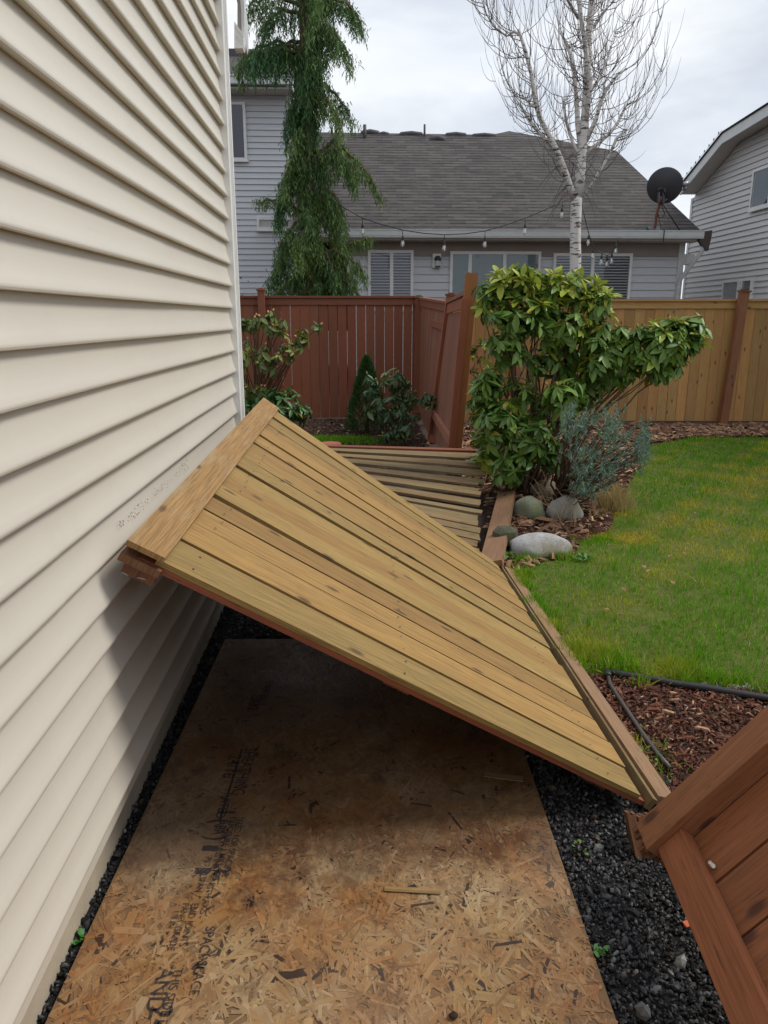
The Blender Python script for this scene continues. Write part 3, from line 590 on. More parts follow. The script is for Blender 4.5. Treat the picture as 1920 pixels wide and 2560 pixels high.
for i in range(15):
    g0, g1 = gl.get(i, (.0045, .0022)); h0, h1_ = gl.get(i+1, (.0045, .0022))
    if i == 8: g0, g1 = .004, .004
    wv = .004*math.sin(i*1.9)
    # the wide gap beside board 8 opens in the middle
    if i == 7:
        pboard(mb, f, .052, .5, bl[7]+g0/2, bl[8]-.002, (bl[7]+br[7])/2+g0/2, (bl[8]+br[8])/2-.016, wv-.008, wv+.008, 4); 
        pboard(mb, f, .5, .972, (bl[7]+br[7])/2+g0/2, (bl[8]+br[8])/2-.016, br[7]+g1/2, br[8]-.004, wv-.008, wv+.008, 4, c=mb.c[-1]); continue
    pboard(mb, f, .052, random.uniform(.968, .978), bl[i]+g0/2, bl[i+1]-h0/2, br[i]+g1/2, br[i+1]-h1_/2, wv-.008, wv+.008, 6, wob=.0015)
mb.build('boards', M_YEL, fp)
mb = MB()
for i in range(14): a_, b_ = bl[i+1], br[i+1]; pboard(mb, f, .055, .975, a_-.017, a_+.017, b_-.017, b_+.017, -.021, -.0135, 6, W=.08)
mb.build('light_blocking_slats', M_BACK, fp)  # added behind the gaps to stop light coming through and keep them dark
mb = MB(); pboard(mb, f, -.012, .066, -.004, 1.012, -.004, 1.012, .0125, .030, 8, L=.14, W=2.4)
# rebuild with the grain running along the trim
mb = MB()
def alongboard(mb, f, s0, s1, t0, t1, w0, w1, segs=8, L=2.4, W=.14, c=None, sk=0.):
    c = random.random() if c is None else c; uo = (random.uniform(0, 50), random.uniform(0, 50)); b = len(mb.v)
    for k in range(segs+1):
        t = t0+(t1-t0)*k/segs; d_ = sk*k/segs; mb.v += [tuple(f(s0+d_, t, w0)), tuple(f(s1+d_, t, w0)), tuple(f(s1+d_, t, w1)), tuple(f(s0+d_, t, w1))]
    T = abs(w1-w0); q_ = [0, W, W+T, 2*W+T, 2*W+2*T]
    for k in range(segs):
        a = b+4*k; U0, U1 = uo[0]+L*k/segs, uo[0]+L*(k+1)/segs
        for i in range(4):
            j = (i+1) % 4; mb.face((a+j, a+4+j, a+4+i, a+i), [(U0, uo[1]+q_[i+1]), (U1, uo[1]+q_[i+1]), (U1, uo[1]+q_[i]), (U0, uo[1]+q_[i])], c)
    e = b+4*segs; mb.face((b+3, b+2, b+1, b), [(0, 0), (0, W), (.02, W), (.02, 0)], c); mb.face((e, e+1, e+2, e+3), [(0, 0), (0, W), (.02, W), (.02, 0)], c)
alongboard(mb, f, .004, .062, -.004, 1.012, .0125, .028); mb.build('trim_board', M_TRIM, fp)
mb = MB(); alongboard(mb, f, .004, .066, -.004, 1.0, -.034, -.012, W=.15); mb.build('cap_rail', M_ROT, fp)
for s0, s1 in ((.015, .064), (.46, .51), (.88, .93)):
    mb = MB(); alongboard(mb, f, s0, s1, .004 if s0 < .1 else .03, .996, -.070 if s0 < .1 else -.060, -.036 if s0 < .1 else -.022, W=.09); mb.build('rail', M_ROT, fp)
mb = MB(); pboard(mb, f, .03, .985, .003, .012, .003, .012, -.026, -.0085, 8, W=.04); mb.build('edge_batten', M_RED, fp)
mb = MB(); alongboard(mb, f, .987, .998, -.004, .48, -.022, .020, W=.04, sk=.004); alongboard(mb, f, .991, 1.001, .483, .985, -.022, .016, W=.04, sk=-.004); mb.build('bottom_rail', M_GRY, fp)
mb = MB(); e0, e1 = PC+A3(.014, .0, .026), PD+A3(.014, -.02, .022); u_ = unit(e1-e0); v_ = unit(A3(1, .02, -.30)); mb.box(e0+A3(0, 0, 0), u_, v_, unit(np.cross(u_, v_)), np.linalg.norm(e1-e0), .062, -.03 if np.cross(u_, v_)[2] > 0 else .03, None, 8, .003); mb.build('bottom_trim', M_BRN, fp)
mb = MB()
for i in range(15):
    for sv in (.10, .48, .90):
        for q_ in (.25, .75):
            tt = (bl[i]*(1-q_)+bl[i+1]*q_)*(1-sv)+(br[i]*(1-q_)+br[i+1]*q_)*sv; mb.lathe(f(sv+random.uniform(-.004, .004), tt, .0105), [(.0001, .001), (.0032, .0008), (.0036, 0)], 6, ax=PN)
tag(mb.build('nails', M_DISH, fp), kind='stuff')
# galvanised staples in the rail end
mb = MB(); p = f(.03, 0, -.07)
mb.tube([p+A3(-.02, -.004, .012), p+A3(-.012, -.010, .018), p+A3(0, -.010, .010), p+A3(.004, -.004, .004)], .0012, 5); mb.tube([p+A3(.02, -.004, .0), p+A3(.03, -.010, .002), p+A3(.045, -.008, -.004)], .0012, 5); mb.build('nail', M_MET, fp)

# ================================================================== FLAT PANEL beyond
NR, FR, NL, FL = A3(.80, 4.62, .02), A3(1.17, 6.69, .33), A3(-.97, 4.75, .46), A3(-.62, 6.80, .38)
# s: left(top edge) -> right(bottom edge); t near -> far
FN = unit(np.cross(NR-NL, FL-NL)); FN = FN if FN[2] > 0 else -FN
f2 = panelf(FL, NL, NR, FR, FN)
fl = thing('fallen_fence_panel', tuple(NR), 'greenish fence panel lying almost flat on the ground behind the slanted yellow one', 'fence panel', 'sections of the collapsed side fence')
mb = MB(); NB = 19; xs = [i/NB for i in range(NB+1)]
for i in range(NB):
    a0_, a1_ = xs[i], xs[i+1]; gp = .006 if i not in (6, 10, 13, 16) else .018
    wv = random.uniform(-.004, .004)+(.016 if i % 2 and i > 6 else 0); sk = .02*math.sin(i*2.1)
    pboard(mb, f2, .05, random.uniform(.965, 1.0), a0_+gp/2, a1_-gp/2-.002, a0_+gp/2+sk*.2, a1_-gp/2-.002+sk*.2-(.006 if i > 7 else 0), wv-.008, wv+.008, 5, rag=.008)
mb.build('boards', M_GRY, fl)
for s0 in (.06, .5, .84):
    mb = MB(); alongboard(mb, f2, s0, s0+.05, .0, 1., -.052, -.014, W=.09); mb.build('rail', M_RED, fl)
mb = MB(); pboard(mb, f2, .0, 1.0, 1.005, 1.05, 1.005, 1.03, -.03, .02, 6, W=.09); mb.build('end_post', M_RED, fl)
mb = MB(); alongboard(mb, f2, -.01, .07, 0, 1, .012, .03); mb.build('trim_board', M_GRY, fl)

# dark brown plank lying past the flat panel
def plank(name, p, q, w_, th, mat, label, roll=0., cat='plank', end=0.):
    p, q = A3(*p), A3(*q); u = unit(q-p); v = unit(np.cross((0, 0, 1), u)); n = np.cross(u, v); v2 = v*math.cos(roll)+n*math.sin(roll); n2 = np.cross(u, v2)
    mb = MB(); mb.box(p-v2*w_/2, u, v2, n2, np.linalg.norm(q-p), w_, th, None, 5, .002); return tag(mb.build(name, mat), label, cat)
plank('loose_plank', g(1062, 1226, .05), g(1096, 1072, .10), .14, .038, M_BRN, 'dark brown plank lying between the flat panel and the boulders', -.25)
plank('plank_scrap', g(1080, 1232, .03), g(1082, 1205, .03), .045, .02, M_RED, 'short reddish plank end beside the brown plank foot')

# ================================================================== STANDING FENCES (red brown)
def fence_run(root, P0, P1, z0, z1, n, wood_m, rail_m, front=-1, bw=.0165, gaps=None, cap=True, skip_cap=False, lean=A3(0, 0, 0), frame_w=.09):
    """boards from P0 to P1 (ground points); lean = offset of the top"""
    P0, P1 = A3(*P0), A3(*P1); u = P1-P0; L = np.linalg.norm(u); u = u/L; up = A3(0, 0, z1-z0)+lean; HL = np.linalg.norm(up); up = up/HL; nn = unit(np.cross(u, up))*front
    mb = MB(); w_ = L/n
    for i in range(n):
        gp = (gaps or {}).get(i, .003); o_ = P0+u*(w_*i+gp/2)+A3(0, 0, z0)+nn*random.uniform(-.002, .002)
        d = up if front > 0 else up
        mb.box(o_, up, u, np.cross(up, u), HL*.955, w_-gp, bw, None, 3, .0015)
    mb.build('boards', wood_m, root)
    for zz, hh in ((HL-.10, .10), ):
        mb = MB(); mb.box(P0+up*zz+A3(0, 0, z0)+nn*.002, u, nn, np.cross(u, nn), L, .022, hh if np.cross(u, nn)@up > 0 else -hh, None, 6, .001); mb.build('top_trim', rail_m, root)
    mb = MB(); o_ = P0+up*(HL)+A3(0, 0, z0)-nn*.045
    c_ = np.cross(u, nn); mb.box(o_, u, nn, c_ if c_@up > 0 else -c_, L, .10, .03, None, 6, .001); 
    if cap: mb.build('cap_rail', rail_m, root)
    return P0, u, up, HL, nn, L
def post(root, p, top, w_=.095, mat=None, name='post', capm=None):
    p, top = A3(*p), A3(*top); u = unit(top-p); v = unit(A3(1, 0, 0)-u*u[0]); n = np.cross(u, v); mb = MB(); mb.box(p-v*w_/2-n*w_/2, u, v, n, np.linalg.norm(top-p), w_, w_, None, 4, .001); o = mb.build(name, mat, root)
    if capm is not None:
        mb = MB(); q = top
        for k, (ww, hh) in enumerate(((w_+.03, .022), (w_*.7, .018))): mb.box(q-v*ww/2-n*ww/2+u*(.0 if k == 0 else .0221), u, v, n, hh, ww, ww)
        c = mb.build('post_cap', capm, o); c.location = (0, 0, 0)
    return o
YB = 11.76
fr = thing('red_fence', (-1.0, YB, 0), 'red brown board fence standing across the back of the side yard', 'fence')
gp = {i: .003 for i in range(40)}
Lf = 5.2; n_ = 37; x0 = 1.0-Lf
for i in (16, 22, 23, 25, 26, 27, 28, 29, 30, 31, 33, 34): gp[n_-37+i] = .008
for i in (29, 31, 35): gp[i] = .013
fence_run(fr, (x0, YB, 0), (1.0, YB, 0), .02, 1.80, n_, M_RED, M_RED, front=1 if np.cross((1, 0, 0), (0, 0, 1))[1] < 0 else -1, gaps=gp)
for X in (float(wy(568, 700, YB)[0]), float(wy(568, 700, YB)[0])-2.44): post(fr, (X, YB-.07, 0), (X, YB-.07, 1.90), .10, M_RED, capm=M_RED)
post(fr, (float(wy(903, 700, YB)[0]), YB-.06, 0), (float(wy(903, 700, YB)[0]), YB-.06, 1.80), .10, M_RED, capm=M_GRY)
# side fence section still standing (runs towards the viewer)
fs = thing('side_fence_section', (1.0, 9.4, 0), 'standing red brown section at the inner corner of the side fence', 'fence section')
ya, yb = 9.42, 11.66
tS, bS = wy(972, 660, 9.42), wy(930, 985, 9.42); bS[2] = .05
f4 = panelf(A3(.985, yb, 1.76), tS, bS, A3(.975, yb, .05), A3(-1, 0, 0))
mb = MB()
for i in range(16): pboard(mb, f4, .03, .99, i/16+.002, (i+1)/16-.002, i/16+.002, (i+1)/16-.002, -.008, .008, 2)
mb.build('boards', M_REDL, fs)
mb = MB(); alongboard(mb, f4, -.01, .045, 0, 1, .010, .032, W=.1); mb.build('top_trim', M_RED, fs)
mb = MB(); alongboard(mb, f4, -.03, -.011, 0, 1, -.05, .05, W=.1); mb.build('cap_rail', M_RED, fs)
mb = MB(); alongboard(mb, f4, .13, .18, 0, .5, .010, .045, W=.1); mb.build('rail', M_RED, fs)
mb = MB(); mb.box((.955, ya, .34), (.02, 1, 0), (1, 0, 0), (0, 0, -1), 2.2, .04, .09); mb.build('rail', M_REDL, fs)

# leaning section between the two tilted posts
lf = thing('leaning_fence_section', (.95, 7.0, 0), 'reddish fence section tilting to the right between two loosened posts', 'fence section', 'sections of the collapsed side fence')
tN, bN = wy(1019, 590, 7.0), wy(982, 990, 7.0); tF, bF = wy(974, 640, 9.4), wy(928, 985, 9.4)
dn = unit(tN-bN); bN = bN-dn*(bN[2]/dn[2]); dF = unit(tF-bF); bF = bF-dF*((bF[2])/dF[2])
q0, q1 = bN+A3(-.01, .05, 0)+dn*.1, bF+A3(.0, -.05, 0)+dF*.1
f3 = panelf(tF-dF*.12, tN-dn*.22, q0, q1, A3(-1, 0, 0))   # s top->bottom, t near->far
mb = MB()
for i in range(16): pboard(mb, f3, .06, .985, i/16+.002, (i+1)/16-.002, i/16+.002, (i+1)/16-.002, -.008, .008, 2)
mb.build('boards', M_REDL, lf)
mb = MB(); alongboard(mb, f3, -.02, .05, 0, 1, .010, .032, W=.1); mb.build('top_trim', M_RED, lf)
mb = MB(); alongboard(mb, f3, -.045, -.022, 0, 1, -.05, .05, W=.1); mb.build('cap_rail', M_RED, lf)
mb = MB(); alongboard(mb, f3, .80, .85, 0, 1, .010, .05, W=.09); mb.build('bottom_rail', M_REDL, lf)
post(lf, bN, tN, .10, M_POST); post(lf, bF, tF, .10, M_RED, capm=M_ROT)
mb = MB(); mb.box(bN+A3(-.075, -.075, 0)+dn*.05, dn, (1, 0, 0), np.cross(dn, (1, 0, 0)), 1.62, .062, .022); mb.build('post_batten', M_RED, lf)

# honey coloured fence on the right
hf = thing('honey_fence', (4.5, 10.9, 0), 'honey coloured cedar fence along the back of the lawn', 'fence')
HA, HB = A3(1.15, 11.15, 0), A3(9.6, 10.72, 0); n_ = 60
gh = {i: random.choice([.003, .004, .004, .008]) for i in range(70)}
fence_run(hf, HA, HB, .05, 1.74, n_, M_CED, M_CED, front=1, gaps=gh)
for xx in (1585, ):
    q = wy(xx, 800, 10.75); post(hf, (q[0]-.06, 10.80, 0), (q[0]+.05, 10.80, 1.86), .11, M_ORG, capm=M_ROT)
post(hf, (7.2, 10.72, 0), (7.2, 10.72, 1.86), .11, M_ORG, capm=M_ROT); post(hf, (2.3, 10.98, 0), (2.3, 10.98, 1.86), .11, M_ORG)

# ================================================================== NEAR ORANGE PANEL (bottom right)
na = A3(.80, 1.74, .17); nb_end = g(1659, 1560, .50); nb = unit(nb_end-na)
nc = A3(.765, 1.12, .10); nu = unit(nc-na); nv = unit(nb-nu*(nb@nu)); nn = unit(np.cross(nu, nv)); nn = nn if nn[2] > 0 else -nn
no = thing('near_fence_panel', tuple(na), 'orange brown fence panel tipped outwards at the lower right, rails facing the camera', 'fence panel', 'sections of the collapsed side fence')
def nbx(mb, a, b, lu, lv, w0, w1, c=None, along='v', wob=.0):
    o_ = na+nu*a+nv*b+nn*w0
    if along == 'v': mb.box(o_, nv, nn, nu, lv, w1-w0, lu, c, 6, wob) if np.cross(nv, nn)@nu > 0 else mb.box(o_+nu*lu, nv, nn, -nu, lv, w1-w0, lu, c, 6, wob)
    else: mb.box(o_, nu, nv, nn, lu, lv, w1-w0, c, 6, wob) if np.cross(nu, nv)@nn > 0 else mb.box(o_+nn*(w1-w0), nu, nv, -nn, lu, lv, w1-w0, c, 6, wob)
mb = MB(); nbx(mb, .0, -.02, .09, 1.9, -.03, .060); mb.build('end_post', M_ORG, no)
mb = MB(); nbx(mb, .092, .0, 2.2, .085, .0, .040, along='u'); mb.build('bottom_rail', M_ORG, no)
mb = MB(); nbx(mb, .092, .95, 2.2, .085, .0, .040, along='u'); mb.build('rail', M_ORG, no)
mb = MB(); nbx(mb, .092, 1.7, 2.2, .085, .0, .040, along='u'); mb.build('top_rail', M_ORG, no)
mb = MB()
for i in range(15): nbx(mb, .092+i*.146+.003, .012, .139, 1.86, -.020, -.002, along='v', wob=.001)
mb.build('boards', M_ORG, no)
mb = MB()   # rotten stub of the broken post
e0 = na-nv*.02
for i in range(16):
    a_, b_ = random.uniform(0, .08), random.uniform(-.03, .05); L = random.uniform(.008, .04)
    mb.box(e0+nu*a_+nn*b_, -nv+A3(*rng.normal(0, .08, 3)), nu, nn, L, .012, .010)
mb.build('splintered_post_end', M_ROT, no)
fz = []
mb = MB()
st = thing('rotten_post_stub', tuple(g(1385, 1830)), 'rotten splintered post stub standing in the gravel between the two panels', 'post stub')
mb = MB(); p = g(1388, 1838, 0)
for i in range(7):
    x = -.03+i*.0088; mb.box(p+A3(x, -.02+random.uniform(-.003, .003), -.02), (-.12+random.uniform(-.02, .02), .35, .8), (1, 0, .1), (.1, -1, .3), .15+random.uniform(-.02, .015), .0092, .02)
mb.build('stub', M_ROT, st)
mb = MB()
for i in range(26):
    q = g(1410, 1835, .01)+A3(rng.normal(0, .012), rng.normal(0, .015), 0); mb.box(q, A3(rng.normal(0, .5), rng.normal(0, .5), 1), (1, 0, 0), (0, 1, 0), random.uniform(.02, .06), .006, .004)
mb.build('splinters', M_POST, st)
# fluffy scraps caught in the panel
M_FLUF = flat('white_fluff', (.62, .60, .55), .9, .2)
for k, (a_, b_) in enumerate(((.20, .10), (.56, .11))):
    q = na+nu*a_+nv*b_+nn*.006
    rockmesh('fluff', tuple(q), (.012, .02, .009) if k else (.007, .012, .005), M_FLUF, 60+k, ('small white fluff scrap near the top corner' if k == 0 else 'larger white fluff scrap at mid height')+' of the near orange panel rail', 'fluff', rough=.5, sub=4, flatb=1)
mb = MB(); p = g(1483, 2004, .02); mb.box(p, (1, .2, .1), (-.2, 1, 0), (0, 0, 1), .022, .018, .003); tag(mb.build('plastic_scrap', flat('orange_plastic', (.75, .16, .06), .5)), 'small bright orange plastic scrap in the dark gravel', 'plastic scrap')

# ================================================================== BOULDERS, PIPES, POT
def at_ground(x, y, z=0.): return g(x, y, z)
p = g(1150, 1125); rockmesh('boulder', (p[0], p[1]+.10, .04), (.135, .12, .125), M_RK2, 11, 'smooth greenish mossy boulder, left of the pair behind the long granite one', 'boulder', .3, group='boulders in the shrub bed', flatb=.35)
p = g(1226, 1125); rockmesh('boulder', (p[0], p[1]+.10, .045), (.155, .13, .135), M_RK3, 25, 'pale grey rounded boulder under the blue juniper', 'boulder', -.3, group='boulders in the shrub bed', flatb=.35)
p = g(1188, 1085); rockmesh('boulder', (p[0], p[1]+.22, .05), (.12, .10, .115), flat('tan_stone', (.24, .19, .13), .9, .2, 9, bump=.3), 31, 'tan boulder half hidden behind the grey and green ones', 'boulder', group='boulders in the shrub bed')
p = g(1174, 1210); rockmesh('boulder', (p[0], p[1]+.12, .035), (.205, .115, .105), M_RK1, 42, 'long speckled granite boulder at the lawn corner', 'boulder', -.05, group='boulders in the shrub bed', flatb=.4)
p = g(1094, 1195); rockmesh('rock', (p[0], p[1]+.10, .08), (.105, .085, .10), M_RK4, 57, 'dark mossy broken rock beside the brown plank', 'rock', .4, sub=2, rough=.3, flatb=.7)
mb = MB(); pts = [g(1312, 1452, .03), g(1318, 1478, .03), g(1345, 1520, .025), g(1385, 1580, .022), g(1420, 1628, .022), g(1448, 1660, .018)]
ir = thing('irrigation_pipe', tuple(pts[0]), 'thin grey irrigation pipe running down across the bark mulch', 'pipe')
mb.tube(pts, .0085, 10); mb.build('pipe', M_PIPE, ir); mb = MB(); mb.tube([pts[0], pts[0]*.6+pts[1]*.4], .015, 10); mb.build('coupling', M_BLK, ir)
mb = MB(); pts = [g(x, y, .022) for x, y in ((1305, 1452), (1345, 1457), (1400, 1466), (1460, 1477), (1530, 1487), (1600, 1499), (1680, 1512), (1800, 1528))]
mb.tube(pts, .016, 10); tag(mb.build('drain_pipe', M_BLK), 'black poly pipe along the lower edge of the lawn', 'pipe')
mb = MB(); p = g(713, 962, .2); mb.lathe((p[0], p[1], 0), [(0, .0), (.10, .0), (.115, .16), (.125, .16), (.125, .20), (.115, .225), (.05, .235), (0, .235)], 28)
tag(mb.build('terracotta_pot', M_TERRA), 'upturned terracotta pot on the grass patch', 'pot')

# ================================================================== GREY HOUSE (across the back)
def sided(mb, o, u, L, z0, z1, e, n, lims=None, dep=.026, g0=.002):
    """horizontal lap siding: o start, u along, n outward; lims(z)->(a,b) optional clipping"""
    o, u, n = A3(*o), unit(u), unit(n); k = 0; z = z0
    while z < z1-.01:
        zt_ = min(z+e, z1); a0_, b0_ = (lims(z) if lims else (0, L)); a1_, b1_ = (lims(zt_) if lims else (0, L)); r = random.random()
        if b0_-a0_ > .02 and b1_-a1_ > 0:
            P = [o+u*a0_+n*dep, o+u*b0_+n*dep, o+u*b1_+n*.001, o+u*a1_+n*.001]
            P = [A3(p[0], p[1], zz) for p, zz in zip(P, (z, z, zt_, zt_))]; mb.quad(P, [(0, 0), (1, 0), (1, 1), (0, 1)], r)
            Q = [A3(*P[0]), A3(*P[1]), P[1]-n*dep+A3(0, 0, .004), P[0]-n*dep+A3(0, 0, .004)]; mb.quad(Q[::-1], [(0, 0)]*4, r)
        z = zt_
def window(root, o, u, n, w_, h_, mull=(.5,), blind=True, fw=.055, name='window', label=None, slat=.055, dark=None, tran=False):
    """o lower-left corner on the wall face"""
    o, u, n = A3(*o), unit(u), unit(n); up = A3(0, 0, 1)
    mb = MB(); Bx = lambda a, b, lu, lv, w0, w1: mb.box(o+u*a+up*b+n*w0, u, up, np.cross(u, up), lu, lv, (w1-w0)*(1 if np.cross(u, up)@n > 0 else -1))
    Bx(0, 0, fw, h_, 0, .075); Bx(w_-fw, 0, fw, h_, 0, .075); Bx(fw, 0, w_-2*fw, fw, 0, .073); Bx(fw, h_-fw, w_-2*fw, fw, 0, .073)
    Bx(-.02, -.03, w_+.04, .03, 0, .085)
    for m in mull: Bx(w_*m-fw*.6, fw, fw*1.2, h_-2*fw, .015, .070)
    wd = mb.build(name, M_WHT, root); 
    if label: wd['label'] = label
    def sub(m_, nm, mat_): c = m_.build(nm, mat_, root); c.parent = wd; c.location = (0, 0, 0); return c
    mb = MB(); Bx = lambda a, b, lu, lv, w0, w1: mb.box(o+u*a+up*b+n*w0, u, up, np.cross(u, up), lu, lv, (w1-w0)*(1 if np.cross(u, up)@n > 0 else -1))
    Bx(fw*.5, fw*.5, w_-fw, h_-fw, .003, .036); sub(mb, 'dark_interior', dark or M_DARK)
    if blind:
        mb = MB(); z = fw+.01
        x0_, x1_ = (blind if isinstance(blind, tuple) else (0, 1))
        while z < h_-fw-.02:
            mb.box(o+u*(fw+(w_-2*fw)*x0_)+up*z+n*.042, u, up+n*.25, np.cross(u, unit(up+n*.25)), (w_-2*fw)*(x1_-x0_), slat*.34, .003); z += slat
        sub(mb, 'blind', M_BLIND)
    mb = MB(); q = o+n*.062; mb.quad([q+u*fw+up*fw, q+u*(w_-fw)+up*fw, q+u*(w_-fw)+up*(h_-fw), q+u*fw+up*(h_-fw)][::1 if np.cross(u, up)@n > 0 else -1], [(0, 0)]*4); sub(mb, 'glass', M_GLASS)
    return wd
YH = 16.0; gh_ = thing('grey_house', (3, YH, 0), 'blue grey sided house with a long shingle roof behind the fences', 'house')
xl = -.15; xr = float(wy(1462, 600, YH)[0]); zE = float(wy(1200, 512, YH)[2])
mb = MB(); sided(mb, (xl, YH, 0), (1, 0, 0), xr-xl, 0, 2.72, .148, (0, -1, 0)); mb.build('siding', M_GSID, gh_)
mb = MB(); mb.abox(xl-.0, xr, YH+.002, 24, -.1, zE, 0); mb.build('house_wall', M_GSID, gh_)
mb = MB(); mb.abox(xl, xr+.02, YH-.035, YH-.001, 2.72, zE+.12, 0); mb.build('frieze_board', M_TAUPE, gh_)
mb = MB(); mb.abox(xr-.02, xr+.10, YH-.045, YH+.10, 0, zE+.05, 0); mb.build('corner_trim', M_WHTD, gh_)
# roof plane through the eave, pitch 8 in 12
YEV = YH-.45; er = wy(1517, 506, YEV); el = wy(640, 490, YEV); zEv = (er[2]+wy(800, 493, YEV)[2])/2
sl = 8/12
def onroof(x, y):
    d = ray(x, y); # z = zEv + sl*(Y-YEV)
    t = (zEv-H-sl*YEV)/(d[2]-sl*d[1]); return O3+d*t
RP = [A3(-1.2, YEV, zEv), A3(er[0], YEV, zEv), onroof(1332, 326), onroof(1100, 283), onroof(1062, 291), onroof(640, 285)]
mb = MB(); uvr = [(p[0], (p[1]-YEV)*math.sqrt(1+sl*sl)) for p in RP]; b = len(mb.v); dn_ = A3(0, .05, -.10)
mb.v += [tuple(p) for p in RP]+[tuple(p+dn_) for p in RP]; n = len(RP)
mb.face(tuple(range(n)), uvr, 0); mb.face(tuple(range(n, 2*n))[::-1], uvr[::-1], 0)
for i in range(n): j = (i+1) % n; mb.face((i, n+i, n+j, j), [(0, 0)]*4, 0)
# rear slope falling away behind the ridge
back = [RP[5], RP[4], RP[3], RP[2]]; bk = [A3(p[0]+.0, p[1]+7, p[2]-4.6) for p in back]
for i in range(3):
    q = [back[i], back[i+1], bk[i+1], bk[i]]; mb.quad(q, [(p[0], p[1]*1.2) for p in q])
mb.quad([RP[1], A3(er[0], 27, zEv), bk[3], RP[2]][::-1], [(0, 0), (3, 0), (3, 3), (0, 3)])
rf = mb.build('roof', M_ROOF, gh_)
# roof vents
M_VENT = flat('vent_metal', (.075, .07, .075), .7)
def vent(x, y, w_, h_, kind):
    p = onroof(x, y); mb = MB()
    if kind == 'pipe': mb.tube([p-A3(0, 0, .1), p+A3(0, 0, h_)], w_, 10)
    else:
        mb.tube([p+A3(-w_/2, .1, 0), p+A3(-w_*.42, .1, h_*.38), p+A3(0, .1, h_*.55), p+A3(w_*.42, .1, h_*.38), p+A3(w_/2, .1, 0)], h_*.42, 8)
    o = mb.build('roof_vent' if kind != 'pipe' else 'vent_pipe', M_VENT, gh_); o.parent = rf; o.location = (0, 0, 0)
for x, y, w_, h_, k in ((788, 298, .04, .28, 'pipe'), (800, 292, .40, .16, 'b'), (829, 293, .24, .12, 'b'), (889, 294, .55, .14, 'b'), (917, 294, .025, .25, 'pipe'), (946, 305, .30, .16, 'b'), (986, 295, .5, .13, 'b'), (1048, 297, .6, .13, 'b')): vent(x, y, w_, h_, k)
# gutter, fascia
mb = MB(); gx0, gx1 = -1.2, er[0]-.02
for (y0, y1, z0, z1) in ((-.13, -.02, -.135, -.125), (-.145, -.135, -.105, .0), (-.135, -.13, -.135, -.10), (-.155, -.135, -.005, .012)):
    mb.abox(gx0, gx1, YEV+y0, YEV+y1, zEv+z0, zEv+z1, 0)
mb.build('gutter', M_WHTD, gh_)
mb = MB(); mb.abox(gx0, gx1, YEV-.018, YEV+.005, zEv-.17, zEv-.02, 0); mb.abox(gx0, gx1, YEV+.006, YH-.036, zEv-.17, zEv-.15, 0); mb.build('fascia', M_SOF, gh_)
mb = MB(); q = A3(er[0], YEV, zEv); b = 0; P = [q+A3(-.02, -.12, .0), q+A3(.14, -.12, .02), q+A3(.14, -.12, -.08), q+A3(.10, -.12, -.36), q+A3(.04, -.12, -.34), q+A3(-.10, -.12, -.17)]
mb.v += [tuple(p) for p in P]+[tuple(p+A3(0, .10, 0)) for p in P]; n = 6; mb.face(tuple(range(n))[::-1], [(0, 0)]*n, 0); mb.face(tuple(range(n, 2*n)), [(0, 0)]*n, 0)
for i in range(n): j = (i+1) % n; mb.face((i, j, n+j, n+i), [(0, 0)]*4, 0)
mb.build('rafter_tail', flat('brown_flashing', (.075, .05, .05), .7), gh_)
mb = MB(); dx = xr+.17; mb.tube([(dx+.10, YEV-.06, zEv-.13), (dx+.09, YEV-.05, zEv-.35), (dx-.12, YH-.10, zEv-.85), (dx-.15, YH-.08, zEv-1.0), (dx-.15, YH-.08, .1)], .042, 8); mb.build('downspout', M_WHTD, gh_)
mb = MB(); mb.abox(xr+.1, xr+.42, YH+.2, YH+.45, zEv-.56, zEv-.36, 0); mb.build('side_gutter', M_WHT, gh_)
# windows, placed by measuring
def wrect(x0, y0, x1, y1, Y): a = wy(x0, y1, Y); b = wy(x1, y0, Y); return a, b[0]-a[0], b[2]-a[2]
a, w_, h_ = wrect(795, 541, 893, 642, YH-.015); window(gh_, a-A3(0, 0, .25), (1, 0, 0), (0, -1, 0), w_, h_+.25, (.52,), label='left window with white slatted blinds')
a, w_, h_ = wrect(970, 544, 1168, 642, YH-.015); window(gh_, a-A3(0, 0, 1.6), (1, 0, 0), (0, -1, 0), w_, h_+1.6, (.22, .6), blind=False, name='patio_door', label='white framed sliding patio door', dark=flat('pale_curtain', (.16, .22, .23), .8, .5, 1.5))
a, w_, h_ = wrect(1190, 548, 1365, 642, YH-.015); window(gh_, a-A3(0, 0, .25), (1, 0, 0), (0, -1, 0), w_, h_+.25, (.5,), label='right window with white slatted blinds')
# wall lantern
a = wy(943, 563, YH-.02); ln = MB(); ln.box(a+A3(-.085, -.03, -.14), (1, 0, 0), (0, 0, 1), (0, -1, 0), .17, .27, .03); la = ln.build('wall_lantern', M_WHT, gh_)
ln = MB(); ln.lathe(a+A3(.015, -.10, .0), [(0, .085), (.04, .08), (.065, .04), (.068, 0), (.06, -.01)], 14); ln.tube([a+A3(.015, -.03, .02), a+A3(.015, -.08, .03)], .015, 8)
c = ln.build('lantern_hood', M_DISH, gh_); c.parent = la; c.location = (0, 0, 0)
ln = MB(); ln.lathe(a+A3(.015, -.10, -.13), [(.055, 0), (.06, .01), (.055, .02)], 14); c = ln.build('lantern_base', M_DISH, gh_); c.parent = la; c.location = (0, 0, 0)
ln = MB(); ln.lathe(a+A3(.015, -.10, -.115), [(.045, 0), (.055, .11)], 14); c = ln.build('lantern_glass', M_WHTD, gh_); c.parent = la; c.location = (0, 0, 0)

